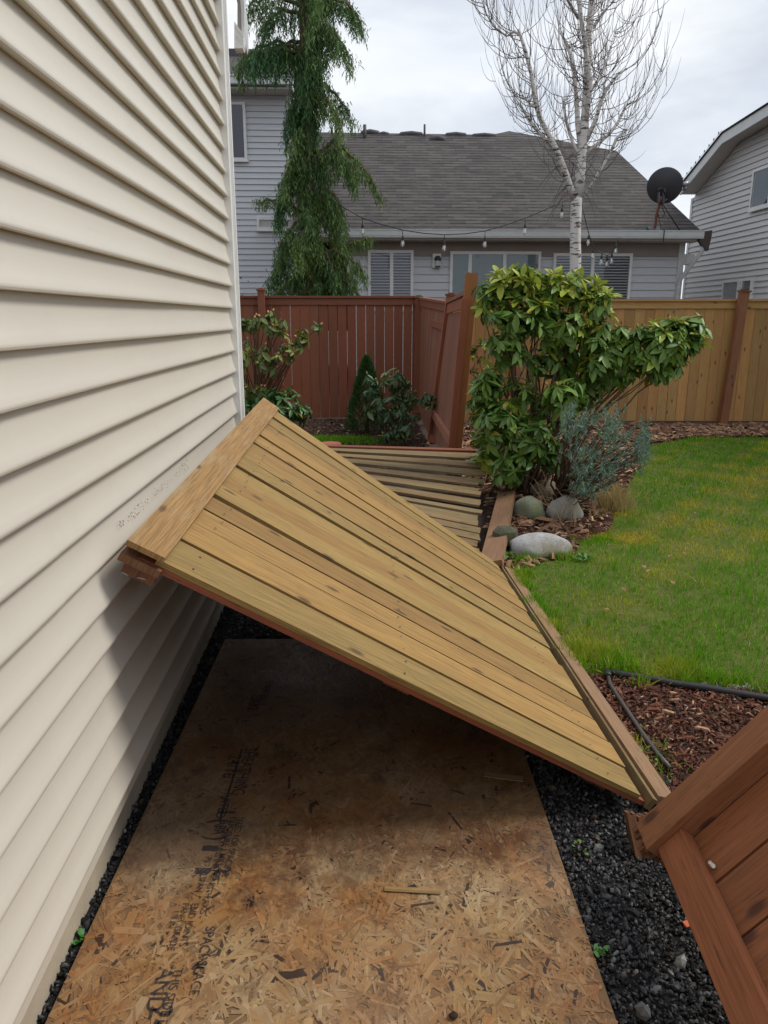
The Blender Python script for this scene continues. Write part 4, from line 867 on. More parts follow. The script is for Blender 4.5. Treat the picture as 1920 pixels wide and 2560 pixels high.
# two storey wing on the left
YW = 18.0; wg = thing('two_storey_house', (-3, YW, 0), 'two storey grey sided house part behind the weeping cypress', 'house')
xw = float(wy(634, 400, YW)[0]); zw = float(wy(560, 205, YW)[2])
mb = MB(); sided(mb, (-7, YW, 0), (1, 0, 0), xw+7, 0, zw, .121, (0, -1, 0)); mb.build('siding', M_GSID, wg)
mb = MB(); mb.abox(-7, xw, YW+.002, 26, 0, zw+.4, 0); mb.build('house_wall', M_GSID, wg)
mb = MB(); mb.abox(xw-.10, xw+.03, YW-.04, YW+.1, 0, zw+.3, 0); mb.build('corner_trim', M_WHT, wg)
mb = MB(); mb.abox(-7, xw+.02, YW-.03, YW-.001, zw, zw+.32, 0); mb.build('frieze_board', M_TAUPE, wg)
ze2 = float(wy(560, 178, YW-.5)[2]); xe = float(wy(634, 178, YW-.5)[0])
mb = MB(); mb.abox(-7, xe, YW-.64, YW-.51, ze2-.06, ze2+.05, 0); mb.build('gutter', M_WHTD, wg)
mb = MB(); mb.abox(-7, xe-.02, YW-.5, YW, ze2-.12, ze2-.08, 0); mb.build('soffit', M_SOF, wg)
mb = MB(); q = [A3(-7, YW-.5, ze2+.03), A3(xe, YW-.5, ze2+.03), A3(xe, YW+3.2, ze2+1.75), A3(-7, YW+3.2, ze2+1.75)]
mb.quad(q, [(p[0], p[1]*1.1) for p in q]); q2 = [q[3], q[2], A3(xe, YW+7.2, ze2), A3(-7, YW+7.2, ze2)]; mb.quad(q2, [(p[0], p[1]*1.1) for p in q2]); mb.quad([p-A3(0, 0, .06) for p in q][::-1], [(0, 0)]*4)
r2_ = mb.build('roof', M_ROOF, wg)
mb = MB(); p = wy(513, 112, YW+2.4); mb.box(p+A3(-.22, -.2, -.15), (1, 0, 0), (0, 1, 0), (0, 0, 1), .42, .5, .16); c = mb.build('roof_vent', M_VENT, wg); c.parent = r2_; c.location = (0, 0, 0)
a, w_, h_ = wrect(440, 222, 530, 347, YW-.015); window(wg, a, (1, 0, 0), (0, -1, 0), w_, h_, (), blind=False, dark=flat('violet_dusk_room', (.055, .04, .065), .5, .5, 1.2), label='upper window cut off by the cream corner')
a, w_, h_ = wrect(556, 470, 640, 497, YW-.015); window(wg, a, (1, 0, 0), (0, -1, 0), w_, h_, (), blind=False, dark=M_WHT, label='low white vent window')

# ================================================================== RIGHT HOUSE
XR = 8.2; rh = thing('warm_grey_house', (XR, 17, 0), 'tall warm grey house with gable roof at the right edge', 'house')
pc = wx(1488, 520, XR); YR = float(pc[1])
ov = XR-.42
R0, R1, R2 = wx(1470, 402, ov), wx(1561, 288, ov), wx(1659, 226, ov)
s01 = (R1[2]-R0[2])/(R0[1]-R1[1]); s12 = (R2[2]-R1[2])/(R1[1]-R2[1]); R3 = R2+(R2-R1)*1.6
def rk(y):   # roof underside height at depth y
    return (R0[2]+(R0[1]-y)*s01 if y > R1[1] else R1[2]+(R1[1]-y)*s12)-.16
def lims(z):
    # start at the far corner, run towards the viewer
    a_ = 0.
    y = YR
    while rk(y) < z and y > 2: y -= .05
    return (YR-y, YR-6.0)
zmax = R3[2]
mb = MB(); sided(mb, (XR, YR, 0), (0, -1, 0), YR-6, .0, rk(8.0), .118, (-1, 0, 0), lims); mb.build('siding', M_RSID, rh)
mb = MB(); pl_ = [(YR, 0), (6, 0), (6, rk(6.)), (R1[1], rk(R1[1])), (YR, rk(YR))]
b = len(mb.v); mb.v += [(XR+.004, y, z) for y, z in pl_]+[(XR+7, y, z) for y, z in pl_]; n = 5
mb.face(tuple(range(n)), [(0, 0)]*n, 0); mb.face(tuple(range(n, 2*n))[::-1], [(0, 0)]*n, 0)
for i in range(n): j = (i+1) % n; mb.face((i, n+i, n+j, j), [(0, 0)]*4, 0)
mb.build('house_wall', M_RSID, rh)
mb = MB(); mb.abox(XR-.03, XR+.08, YR-.08, YR+.03, 0, rk(YR), 0); mb.build('corner_trim', M_WHTD, rh)
def rake(mb, P, Q, dz, th, x0, x1, uv=False):
    a = [A3(x0, P[1], P[2]+dz), A3(x0, Q[1], Q[2]+dz), A3(x0, Q[1], Q[2]+dz-th), A3(x0, P[1], P[2]+dz-th)]; c = [A3(x1, p[1], p[2]) for p in a]
    b = len(mb.v); mb.v += [tuple(p) for p in a+c]; L = np.linalg.norm(Q-P)
    mb.face((b, b+1, b+2, b+3), [(0, 0)]*4, 0); mb.face((b+7, b+6, b+5, b+4), [(0, 0)]*4, 0)
    for i in range(4): j = (i+1) % 4; mb.face((b+i, b+4+i, b+4+j, b+j), [(0, 0), (x1-x0, 0), (x1-x0, L), (0, L)], 0)
mb = MB(); rake(mb, R0, R1, 0, .20, ov, ov+.035); rake(mb, R1, R3, 0, .20, ov, ov+.035); mb.build('rake_board', M_WHTD, rh)
mb = MB(); rake(mb, R0, R1, -.12, .03, ov+.036, XR+.02); rake(mb, R1, R3, -.12, .03, ov+.036, XR+.02); mb.build('soffit', M_SOF, rh)
mb = MB(); rake(mb, R0, R1, .03, .026, ov-.03, XR+7); rake(mb, R1, R3, .03, .026, ov-.03, XR+7); rf2 = mb.build('roof', M_ROOF, rh)
mb = MB(); mb.abox(ov+.02, XR+5, R0[1]-.02, R0[1]+.12, R0[2]-.17, R0[2]-.02, 0); mb.build('gutter', M_WHTD, rh)
def xrect(x0, y0, x1, y1): a = wx(x0, (y0[0]+y0[1])/2, XR-.02); return a
a = wx(1622, 456, XR-.02); c = wx(1630, 368, XR-.02); window(rh, (XR, a[1]-1.5, a[2]), (0, 1, 0), (-1, 0, 0), 1.5, c[2]-a[2], (.5,), blind=False, label='upper window at the right edge', dark=flat('blue_dark_room', (.05, .08, .11), .6))
for x0, x1, yb_, yt_, lb in ((1563, 1597, 641, 608, 'low small window, left of the pair'), (1603, 1625, 640, 604, 'low small window, right of the pair')):
    a = wx(x0, yb_, XR-.02); e_ = wx(x1, yb_, XR-.02); c = wx(x0, yt_, XR-.02)
    window(rh, (XR, e_[1], a[2]-.1), (0, 1, 0), (-1, 0, 0), a[1]-e_[1], c[2]-a[2]+.1, (), blind=False, fw=.04, label=lb, dark=flat('murky_curtain', (.13, .14, .13), .6, .8, 3))
# festive clip lights along the rake
xl_ = thing('roof_light_string', tuple(R0), 'row of tiny dark holiday lights clipped along the gable of the warm grey house', 'string lights')
for i in range(9):
    t = (i+.7)/9.4; p = R0*(1-t)+R1*t+A3(-.02, 0, .066)
    mb = MB(); mb.lathe(p, [(.010, 0), (.013, .02), (.008, .045), (0, .06)], 8); mb.build('bulb', M_BLK, xl_)
mb = MB(); mb.tube([R0+A3(-.02, 0, .07), R1+A3(-.02, 0, .07)], .003, 5); mb.build('cable', M_BLK, xl_)

# ================================================================== SATELLITE DISH
YD = YEV+.55
base = onroof(1413, 497); dc = A3(*wy(1436, 401, base[1]-.10)); sdh = thing('satellite_dish', tuple(base), 'dark grey satellite dish on a bent mast at the roof corner', 'satellite dish')
dax = unit(A3(.30, .90, .30))   # pointing away from the viewer, so its back shows
rr_ = float(wy(1471, 401, dc[1])[0]-wy(1401, 401, dc[1])[0])/2*1.03
mb = MB(); pr = [(0.001, -.10)]+[(rr_*t, -.10+.10*t*t) for t in (.15, .3, .45, .6, .75, .88, 1.0)]
mb.lathe(dc, pr+[(rr_*1.015, .005), (rr_*.99, .012)]+[(rr_*t, -.088+.10*t*t) for t in (.85, .6, .3, .001)], 40, ax=dax); mb.build('reflector', M_DISH, sdh)
mc = dc+dax*(-.13)+A3(-.01, 0, -.17)
mb = MB(); mast = [base, base+A3(.02, 0, .10), wy(1418, 465, base[1]-.05), wy(1424, 445, base[1]-.08), wy(1428, 425, base[1]-.16)]
mb.tube(mast, .026, 10); mb.build('mast', M_RUST, sdh)
mb = MB(); mb.box(base+A3(-.13, -.08, -.03), (1, 0, 0), (0, 1, sl), (0, -sl, 1), .26, .16, .02); mb.build('foot_plate', M_DISH, sdh)
mb = MB(); e_ = mast[-1]; mb.box(e_+A3(-.07, .01, -.12), (0, .2, 1), (1, 0, 0), (0, -1, .2), .26, .05, .03); mb.box(e_+A3(.03, .01, -.12), (0, .2, 1), (1, 0, 0), (0, -1, .2), .26, .05, .03)
mb.tube([e_+A3(-.06, .0, .10), e_+A3(-.03, -.0, .15), e_+A3(.03, 0, .15), e_+A3(.07, 0, .10), e_+A3(.09, .02, -.02)], .018, 8); mb.build('bracket', M_DISH, sdh)
for k in range(7):
    mb = MB(); q = e_+A3(random.choice([-.05, .05])+.0, -.03, -.08+k*.035); mb.lathe(q, [(.009, 0), (.009, .012), (0, .014)], 6, ax=(0, -1, 0)); mb.build('bolt', M_MET, sdh)
lb = wy(1480, 402, dc[1]+.10); mb = MB(); mb.tube([e_+A3(.06, .06, -.08), lb+A3(-.03, 0, -.06)], .014, 8); mb.build('feed_arm', M_MET, sdh)
mb = MB(); mb.tube([lb+A3(-.07, 0, .02), lb+A3(.06, .0, .045)], .05, 12); mb.tube([lb+A3(-.02, 0, -.05), lb+A3(.04, 0, -.03)], .04, 10); mb.build('receiver_head', M_MET, sdh)
mb = MB(); mb.tube([e_+A3(.0, 0, -.08), onroof(1470, 500)], .011, 6); mb.build('strut', M_BLK, sdh)
mb = MB(); cx = wy(1428, 462, base[1]-.05); cp = [cx+A3(.07*math.cos(t), 0, .07*math.sin(t)) for t in np.linspace(2.4, 7.2, 14)]; mb.tube([e_+A3(0, 0, -.1)]+cp[::-1][:13]+[base+A3(.10, -.1, .0), A3(base[0]+.12, YEV-.17, zEv+.01), A3(base[0]+.115, YEV-.17, zEv-.2)], .009, 6); mb.build('cable', M_BLK, sdh)

# ================================================================== STRING LIGHTS between the trees
YS = 13.2
slt = thing('string_lights', tuple(wy(960, 520, YS)), 'black string of clear bulbs sagging between the weeping cypress and the birch', 'string lights')
def cablept(pl, n=5):
    out = []
    for i in range(len(pl)-1):
        p, q = A3(*pl[i]), A3(*pl[i+1])
        for k in range(n): out.append(p+(q-p)*k/n)
    return out+[A3(*pl[-1])]
cab = [wy(x, y, YS+d_) for x, y, d_ in ((715, 430, 0), (745, 450, 0), (783, 471, 0), (825, 485, 0), (870, 497, 0), (915, 504, 0), (960, 507, 0), (1005, 505, 0), (1048, 499, 0), (1090, 487, .1), (1135, 471, .2), (1180, 452, .4), (1215, 436, .5), (1240, 425, .6))]
mb = MB(); mb.tube(cab, .008, 6); 
cab2 = [wy(x, y, YS+.6) for x, y in ((1258, 440), (1263, 470), (1272, 505), (1282, 535), (1300, 548), (1312, 552), (1322, 545), (1331, 525), (1340, 512))]
mb.tube(cab2, .008, 6); mb.build('cable', M_BLK, slt)
def bulb(p, drop=.10):
    mb = MB(); mb.tube([p, p-A3(0, 0, drop)], .006, 5); mb.lathe(p-A3(0, 0, drop+.07), [(.019, 0), (.021, .03), (.015, .06), (.007, .075)], 10); s = mb.build('socket', M_BLK, slt)
    mb = MB(); q = p-A3(0, 0, drop+.07); mb.lathe(q, [(.016, 0), (.024, -.026), (.036, -.055), (.034, -.08), (.02, -.1), (0, -.105)], 12); c = mb.build('bulb', M_BULB, slt); c.parent = s; c.location = (0, 0, 0)
    mb = MB(); mb.lathe(q-A3(0, 0, .02), [(.007, 0), (.011, -.03), (.016, -.055), (.006, -.075), (0, -.08)], 6); c = mb.build('filament', M_FIL, slt); c.parent = s; c.location = (0, 0, 0)
for i in (2, 4, 6, 8, 10, 12): bulb(cab[i], .09)
for i in (2, 3, 4, 5, 6, 7): bulb(cab2[i], .02 if i < 7 else .01)

# ================================================================== VEGETATION
LEAF_V = [(0, 0, 0), (-.30, .22, .03), (.30, .22, .03), (-.5, .55, .02), (.5, .55, .02), (-.28, .85, -.07), (.28, .85, -.07), (0, 1, -.14), (0, .22, -.02), (0, .55, -.045), (0, .85, -.10)]
LEAF_F = [(0, 8, 1, 1), ]
LEAF_T = [(0, 8, 1), (0, 2, 8), (1, 8, 9), (1, 9, 3), (8, 2, 4), (8, 4, 9), (3, 9, 10), (3, 10, 5), (9, 4, 6), (9, 6, 10), (5, 10, 7), (10, 6, 7)]
def rhodo(root, whorls, axes, L, colA, colB, young, nleaf=(7, 12), droop=.35, budcol=None, wr=.36, sunny=.3):
    Ps, Ds, Us, Ss, Cs = [], [], [], [], []
    for p, ax_ in zip(whorls, axes):
        n = random.randint(*nleaf); ph = random.uniform(0, 6.28); a_ = unit(ax_); s1 = unit(np.cross(a_, (0.13, .3, .9))); s2 = np.cross(a_, s1); base = random.random(); isy = random.random() < young[1](p)
        for i in range(n):
            th = ph+6.283*i/n+random.uniform(-.25, .25); el = random.uniform(-.35, .45)-droop*.6; r = s1*math.cos(th)+s2*math.sin(th)
            if isy and random.random() < .6: el += .8
            d = unit(r+a_*el+A3(0, 0, -droop*.5)); u = unit(a_*1.0+A3(0, 0, .6)-r*.2); Ps.append(p-a_*random.uniform(0, .03)); Ds.append(d); Us.append(u+rng.normal(0, .18, 3)); Ss.append(L*random.uniform(.45, 1.15)*(.8+.4*base))
            c = colA*(1-base)+colB*base; c = c*random.uniform(.75, 1.25)
            if isy: c = c*.35+young[0]*.65
            if random.random() < .02: c = A3(.30, .24, .03)
            Cs.append(c)
    Ds, Us, Ss = np.array(Ds), np.array(Us), np.array(Ss); M = frames(Ds, Us, Ss*wr, Ss, Ss)
    return scatter('foliage', LEAF_V, LEAF_T, M, np.array(Ps), np.array(Cs), M_LEAF, root, smooth=True)
def blob_pts(blobs, Y0):
    out, axs = [], []
    for (cx, cy, rx, ry, dy, n) in blobs:
        c = wy(cx, cy, Y0+dy); k = c[1]/1642.; 
        for _ in range(n):
            v = rng.normal(0, 1, 3); v = v/np.linalg.norm(v); r = random.uniform(.45, 1)**.6; q = A3(v[0]*rx*k*r, v[1]*(rx+ry)/2*k*r*.9, v[2]*ry*k*r)
            out.append(c+q); axs.append(v*A3(1, 1, .8)+A3(0, 0, .75)+rng.normal(0, .2, 3))
    return out, axs
def stems(root, base, tips, mat, r0=.014, r1=.004, n=5, name='stems', spread=.06, sag=0.):
    mb = MB()
    for t in tips:
        b_ = base+A3(rng.normal(0, spread), rng.normal(0, spread), 0); t = A3(*t); m = (b_+t)/2+A3(rng.normal(0, .12), rng.normal(0, .10), rng.normal(0, .1)); m[:2] = m[:2]*.55+b_[:2]*.45
        pts = [b_*(1-q)**2+m*2*q*(1-q)+t*q*q for q in np.linspace(0, 1, n+1)]; pts = [p+(rng.normal(0, .012, 3) if 0 < i < n else 0) for i, p in enumerate(pts)]
        mb.tube(pts, [r0*(1-i/n)+r1*i/n for i in range(n+1)], 6, 0)
    return mb.build(name, mat, root)
def buds(root, pts, axs, frac, col, size=.018):
    mb = MB()
    for p, a_ in zip(pts, axs):
        if random.random() < frac: mb.lathe(p, [(.001, -.005), (size*.35, .006), (size*.3, .02), (.001, .036)], 6, ax=a_)
    if mb.f: tag(mb.build('buds', flat('bud_scales', col, .6), root), kind='stuff')
# --- big rhododendron in the middle
YR_ = 6.15; bb = g(1140, 1062)
br_ = thing('rhododendron', (bb[0], bb[1], 0), 'large leggy rhododendron with glossy leaves beside the blue juniper', 'shrub')
blobs = [(1110, 605, 55, 32, 0, 20), (1060, 640, 38, 40, 0, 14), (1180, 620, 50, 40, .1, 20), (1250, 625, 60, 38, .1, 24), (1295, 650, 38, 34, 0, 14), (1120, 680, 70, 45, -.1, 26), (1210, 700, 70, 45, 0, 26), (1090, 740, 55, 45, 0, 12),
         (1280, 720, 50, 35, 0, 16), (1340, 745, 60, 42, 0, 24), (1400, 745, 62, 50, -.1, 32), (1450, 735, 55, 48, -.1, 30), (1498, 715, 30, 34, -.1, 16), (1440, 775, 50, 34, 0, 12), (1300, 790, 45, 30, -.1, 12), (1420, 790, 45, 25, 0, 10),
         (1180, 780, 45, 45, .1, 14), (1055, 830, 42, 50, 0, 16), (1120, 850, 35, 45, .1, 8), (1215, 850, 55, 36, -.2, 18), (1075, 910, 50, 55, -.1, 24), (1140, 935, 60, 45, -.2, 26), (1110, 1000, 55, 38, -.2, 18), (1060, 980, 30, 30, 0, 8), (1180, 980, 40, 38, 0, 10), (1250, 850, 45, 40, .1, 14), (1230, 780, 40, 40, .2, 12), (1300, 775, 45, 34, .1, 18), (1345, 790, 45, 30, 0, 16), (1270, 830, 40, 34, .1, 12), (1160, 900, 50, 50, .2, 14), (1035, 900, 25, 70, .2, 12), (1040, 1000, 30, 28, .2, 6)]
pts, axs = blob_pts([b_[:5]+(int(b_[5]*1.35),) for b_ in blobs], YR_)
GA, GB = A3(.075, .165, .032), A3(.175, .29, .052); YG = A3(.46, .50, .055)
zt_ = lambda p: .55 if p[2] > 1.75 else (.22 if p[2] > 1.45 else .05)
rhodo(br_, pts, axs, .132, GA, GB, (YG, zt_), droop=.45); buds(br_, pts, axs, .35, (.33, .26, .08), .03)
tips = [pts[i]-A3(0, 0, .02) for i in rng.choice(len(pts), 60, replace=False)]
stems(br_, A3(bb[0], bb[1], 0), tips, M_TWIG, .013, .004, 7, spread=.13)
stems(br_, A3(bb[0], bb[1], 0), [wy(x, y, YR_) for x, y in ((1100, 760), (1200, 800), (1150, 850), (1330, 770), (1240, 700))], M_BARK, .032, .012, 7, 'trunk', .04)
# horizontal arm
# --- left rhododendron by the house corner
bl_ = thing('rhododendron', tuple(g(600, 925)), 'tall sparse rhododendron with yellowing leaves against the red fence', 'shrub')
YL = 9.6
blobs = [(540, 700, 32, 28, 0, 12), (580, 690, 22, 20, 0, 7), (610, 705, 24, 24, 0, 6), (655, 722, 26, 18, 0, 6), (520, 760, 28, 40, 0, 14), (575, 770, 36, 34, 0, 14), (625, 760, 30, 24, 0, 8), (520, 830, 28, 40, 0, 14), (560, 840, 26, 20, 0, 6), (680, 705, 14, 8, 0, 3), (640, 742, 20, 10, 0, 4)]
pts, axs = blob_pts(blobs, YL); rhodo(bl_, pts, axs, .125, A3(.10, .16, .045), A3(.17, .22, .06), (A3(.32, .30, .05), lambda p: .35), droop=.85, nleaf=(6, 9)); buds(bl_, pts, axs, .5, (.5, .33, .12), .04)
stems(bl_, g(560, 920, 0), pts[::2], M_TWIG, .014, .005, 6)
# --- dark low one in front of it
b2_ = thing('rhododendron', tuple(g(610, 930)), 'low dense dark green rhododendron below the sparse tall one', 'shrub')
blobs = [(560, 870, 50, 30, 0, 32), (610, 870, 50, 36, -.1, 40), (640, 895, 36, 26, -.1, 20), (590, 905, 50, 22, 0, 20), (530, 890, 25, 30, 0, 12)]
pts, axs = blob_pts(blobs, 9.1); rhodo(b2_, pts, axs, .095, A3(.035, .10, .028), A3(.07, .17, .04), (A3(.12, .25, .05), lambda p: .3), droop=.15); stems(b2_, g(600, 925, 0), pts[::5], M_TWIG, .012, .004)
# --- middle small rhododendron
b3_ = thing('rhododendron', tuple(g(850, 950)), 'small drooping rhododendron in front of the dwarf conifer', 'shrub')
blobs = [(850, 820, 42, 24, 0, 18), (800, 835, 32, 28, 0, 12), (880, 850, 40, 30, 0, 16), (830, 880, 46, 36, -.1, 20), (875, 905, 40, 34, -.1, 16), (920, 860, 30, 14, 0, 8), (850, 940, 26, 24, -.15, 10)]
pts, axs = blob_pts(blobs, 9.2); rhodo(b3_, pts, axs, .12, A3(.055, .12, .05), A3(.10, .17, .075), (A3(.16, .22, .08), lambda p: .2), droop=.95, nleaf=(6, 9)); stems(b3_, g(855, 945, 0), pts[::4], M_TWIG, .012, .004); buds(b3_, pts, axs, .3, (.35, .3, .12), .03)
# --- dark shrub behind the leaning post
b4_ = thing('laurel_shrub', (1.55, 7.6, 0), 'dark shaded leafy shrub behind the tilted orange post', 'shrub')
pts, axs = blob_pts([(1040, 780, 28, 60, 1.2, 22), (1050, 880, 30, 60, 1.2, 26), (1035, 960, 20, 25, 1.0, 10)], YR_); rhodo(b4_, pts, axs, .07, A3(.07, .12, .035), A3(.13, .18, .04), (YG, lambda p: .25)); stems(b4_, A3(1.5, 7.5, 0), pts[::4], M_TWIG, .01, .003)
# --- dwarf conical conifer
dcf = thing('dwarf_conifer', tuple(g(795, 945)), 'small conical dwarf conifer in front of the red fence', 'shrub')
cb = g(793, 940); N = 9000; hcf = .98; t = rng.random(N)**.8; th = rng.uniform(0, 6.28, N); rad = .30*(1-t)**.75*(1-(.18*np.sin(th*5+t*22)*(1-t)))*rng.uniform(.55, 1.03, N)**.5*np.where(t < .15, .8+t*1.3, 1)
P = np.stack([cb[0]+rad*np.cos(th), cb[1]+.1+rad*np.sin(th), .04+t*hcf], 1); d = np.stack([np.cos(th), np.sin(th), rng.uniform(.3, 1.6, N)], 1)+rng.normal(0, .3, (N, 3))
M = frames(d, rng.normal(0, 1, (N, 3)), np.full(N, .010), rng.uniform(.025, .055, N), np.full(N, .02)); NV = [(-.5, 0, 0), (.5, 0, 0), (.35, .6, .05), (-.35, .6, .05), (0, 1, 0)]; NF = [(0, 1, 2), (0, 2, 3), (3, 2, 4)]
scatter('foliage', NV, NF, M, P, A3(.045, .12, .030)*rng.uniform(.5, 1.6, (N, 1)), M_NEED, dcf)
mb = MB(); mb.tube([(cb[0], cb[1]+.1, 0), (cb[0], cb[1]+.1, .8)], [.03, .01], 8); mb.build('trunk', M_BARK, dcf)
# --- blue juniper
jb = g(1215, 1100); ju = thing('blue_juniper', tuple(jb), 'blue green feathery juniper sprawling over the boulders and lawn edge', 'shrub')
YJ = 5.3; clumps = [(1235, 920, 26, 30), (1262, 900, 26, 26), (1300, 930, 30, 30), (1330, 935, 26, 24), (1372, 950, 24, 34), (1395, 935, 14, 28), (1285, 975, 34, 26), (1340, 985, 30, 22), (1262, 1010, 26, 24), (1290, 1035, 30, 24), (1240, 975, 28, 26), (1385, 980, 18, 20), (1315, 895, 22, 18), (1250, 1050, 18, 12), (1310, 1005, 20, 14), (1225, 890, 14, 24)]
P, D, tp = [], [], []
for cx, cy, rx, ry in clumps:
    for s_i in range(21):
        c = wy(cx+rng.normal(0, rx*.5), cy+rng.normal(0, ry*.5)+20, YJ+rng.normal(0, .14)); dd = unit(A3(rng.normal(.15, .45), rng.normal(0, .45), 1)); Ls = random.uniform(.05, .13); tp.append(c)
        for k in range(22): q = k/22; P.append(c+dd*Ls*q+rng.normal(0, .004, 3)); D.append(dd*.9+rng.normal(0, .55, 3))
P, D = np.array(P), np.array(D); N = len(P); M = frames(D, rng.normal(0, 1, (N, 3)), np.full(N, .0062), rng.uniform(.016, .034, N), np.full(N, .01))
cj = np.where(rng.random((N, 1)) < .78, A3(.17, .26, .22), A3(.16, .24, .08))*rng.uniform(.6, 1.35, (N, 1))
scatter('foliage', NV, NF, M, P, cj, M_NEED, ju); stems(ju, A3(jb[0], jb[1]+.1, 0), [tp[i] for i in rng.choice(len(tp), 60, replace=False)], M_BARK, .012, .003, 6, spread=.03)
mb = MB()
for i in range(26):
    q = g(random.uniform(1170, 1240), random.uniform(1095, 1150)); a_ = random.uniform(-.25, .25); mb.tube([q, q+A3(a_*.3, .05, .15), q+A3(a_, rng.normal(0, .1), random.uniform(.15, .38))], [.003, .0025, .0012], 4)
tag(mb.build('dry_stalks', flat('dry_stalk', (.42, .30, .18), .8)), 'thin dry bare stalks arching over the boulders', 'dead stalks')
# small weeds
def weed(x, y, n, sz, col, label, z=0., cat='weed', sp=.02):
    p = g(x, y, z); N = n; az = rng.uniform(0, 6.28, N); d = np.stack([np.cos(az), np.sin(az), rng.uniform(.15, 1.2, N)], 1); M = frames(d, np.tile(A3(0, 0, 1), (N, 1))+rng.normal(0, .2, (N, 3)), sz*rng.uniform(.5, .9, N), sz*rng.uniform(.7, 1.2, N), np.full(N, sz))
    Pp = p[None]+rng.normal(0, 1, (N, 3))*A3(sp, sp, sp*.4); Pp[:, 2] = np.abs(Pp[:, 2]-z)+z+.006
    o = scatter('weed', LEAF_V, LEAF_T, M, Pp, col*rng.uniform(.7, 1.3, (N, 1)), M_LEAF); tag(o, label, cat)
weed(1086, 1205, 46, .05, A3(.10, .26, .04), 'bright green leafy weed between plank and granite boulder', sp=.035)
weed(182, 2030, 5, .022, A3(.05, .20, .03), 'tiny green clover sprout in the gravel strip by the house', sp=.006)
weed(1294, 2060, 14, .016, A3(.09, .24, .05), 'small green sprout at the right edge of the strand board', .01, sp=.008)
weed(1252, 1842, 8, .012, A3(.16, .28, .06), 'yellow green sprout by the strand board, higher up', .01, sp=.015)
weed(1385, 1645, 40, .022, A3(.20, .28, .05), 'spindly yellow green weed at the foot of the grey pipe', sp=.02)
weed(1260, 1210, 60, .03, A3(.10, .25, .05), 'broad leaved weed in the grass beside the granite boulder', sp=.035)
p_ = np.array(G(1390, 1640))+rng.normal(0, 1, (160, 2))*A3(.05, .09); grass('sparse_grass', p_, .05, '', lean=1.0, ycol=.8); tag(bpy.data.objects['sparse_grass'], 'sparse thin grass wisps on the mulch beside the panel rail', 'grass', kind='stuff')
# moss beside the boulders
N = 4200; P = np.array(G(1290, 1163))+rng.normal(0, 1, (N, 2))*A3(.16, .07); P2 = np.array(G(1300, 1105))+rng.normal(0, 1, (1500, 2))*A3(.09, .08); P = np.concatenate([P, P2]); N = len(P)
grass('moss', P, .018, '', lean=.9, ycol=.7); tag(bpy.data.objects['moss'], 'bright mossy ground cover in front of the boulders', 'moss', kind='stuff')
# a few fallen leaves on the lawn
LV = [(0, 0, 0), (-.5, .5, .15), (0, 1, 0), (.5, .5, .15)]
q = np.array([G(x, y) for x, y in ((1395, 1070), (1455, 1275), (1480, 1210), (1330, 1340), (1395, 1248), (1350, 1290), (1300, 1330), (1440, 1215), (1395, 1240), (1600, 990), (1460, 980), (1500, 1120), (1560, 1050))])
az = rng.uniform(0, 6.28, len(q)); M = frames(np.stack([np.cos(az), np.sin(az), .2+0*az], 1), np.tile(A3(0, 0, 1), (len(q), 1)), np.full(len(q), .03), np.full(len(q), .045), np.full(len(q), .05))
tag(scatter('fallen_leaves', LV, [(0, 1, 2), (0, 2, 3)], M, np.column_stack([q, np.full(len(q), .035)]), np.tile(A3(.38, .22, .10), (len(q), 1))*rng.uniform(.6, 1.4, (len(q), 1)), M_LEAF), 'scattered pale brown dead leaves on the lawn', 'leaves', kind='stuff')

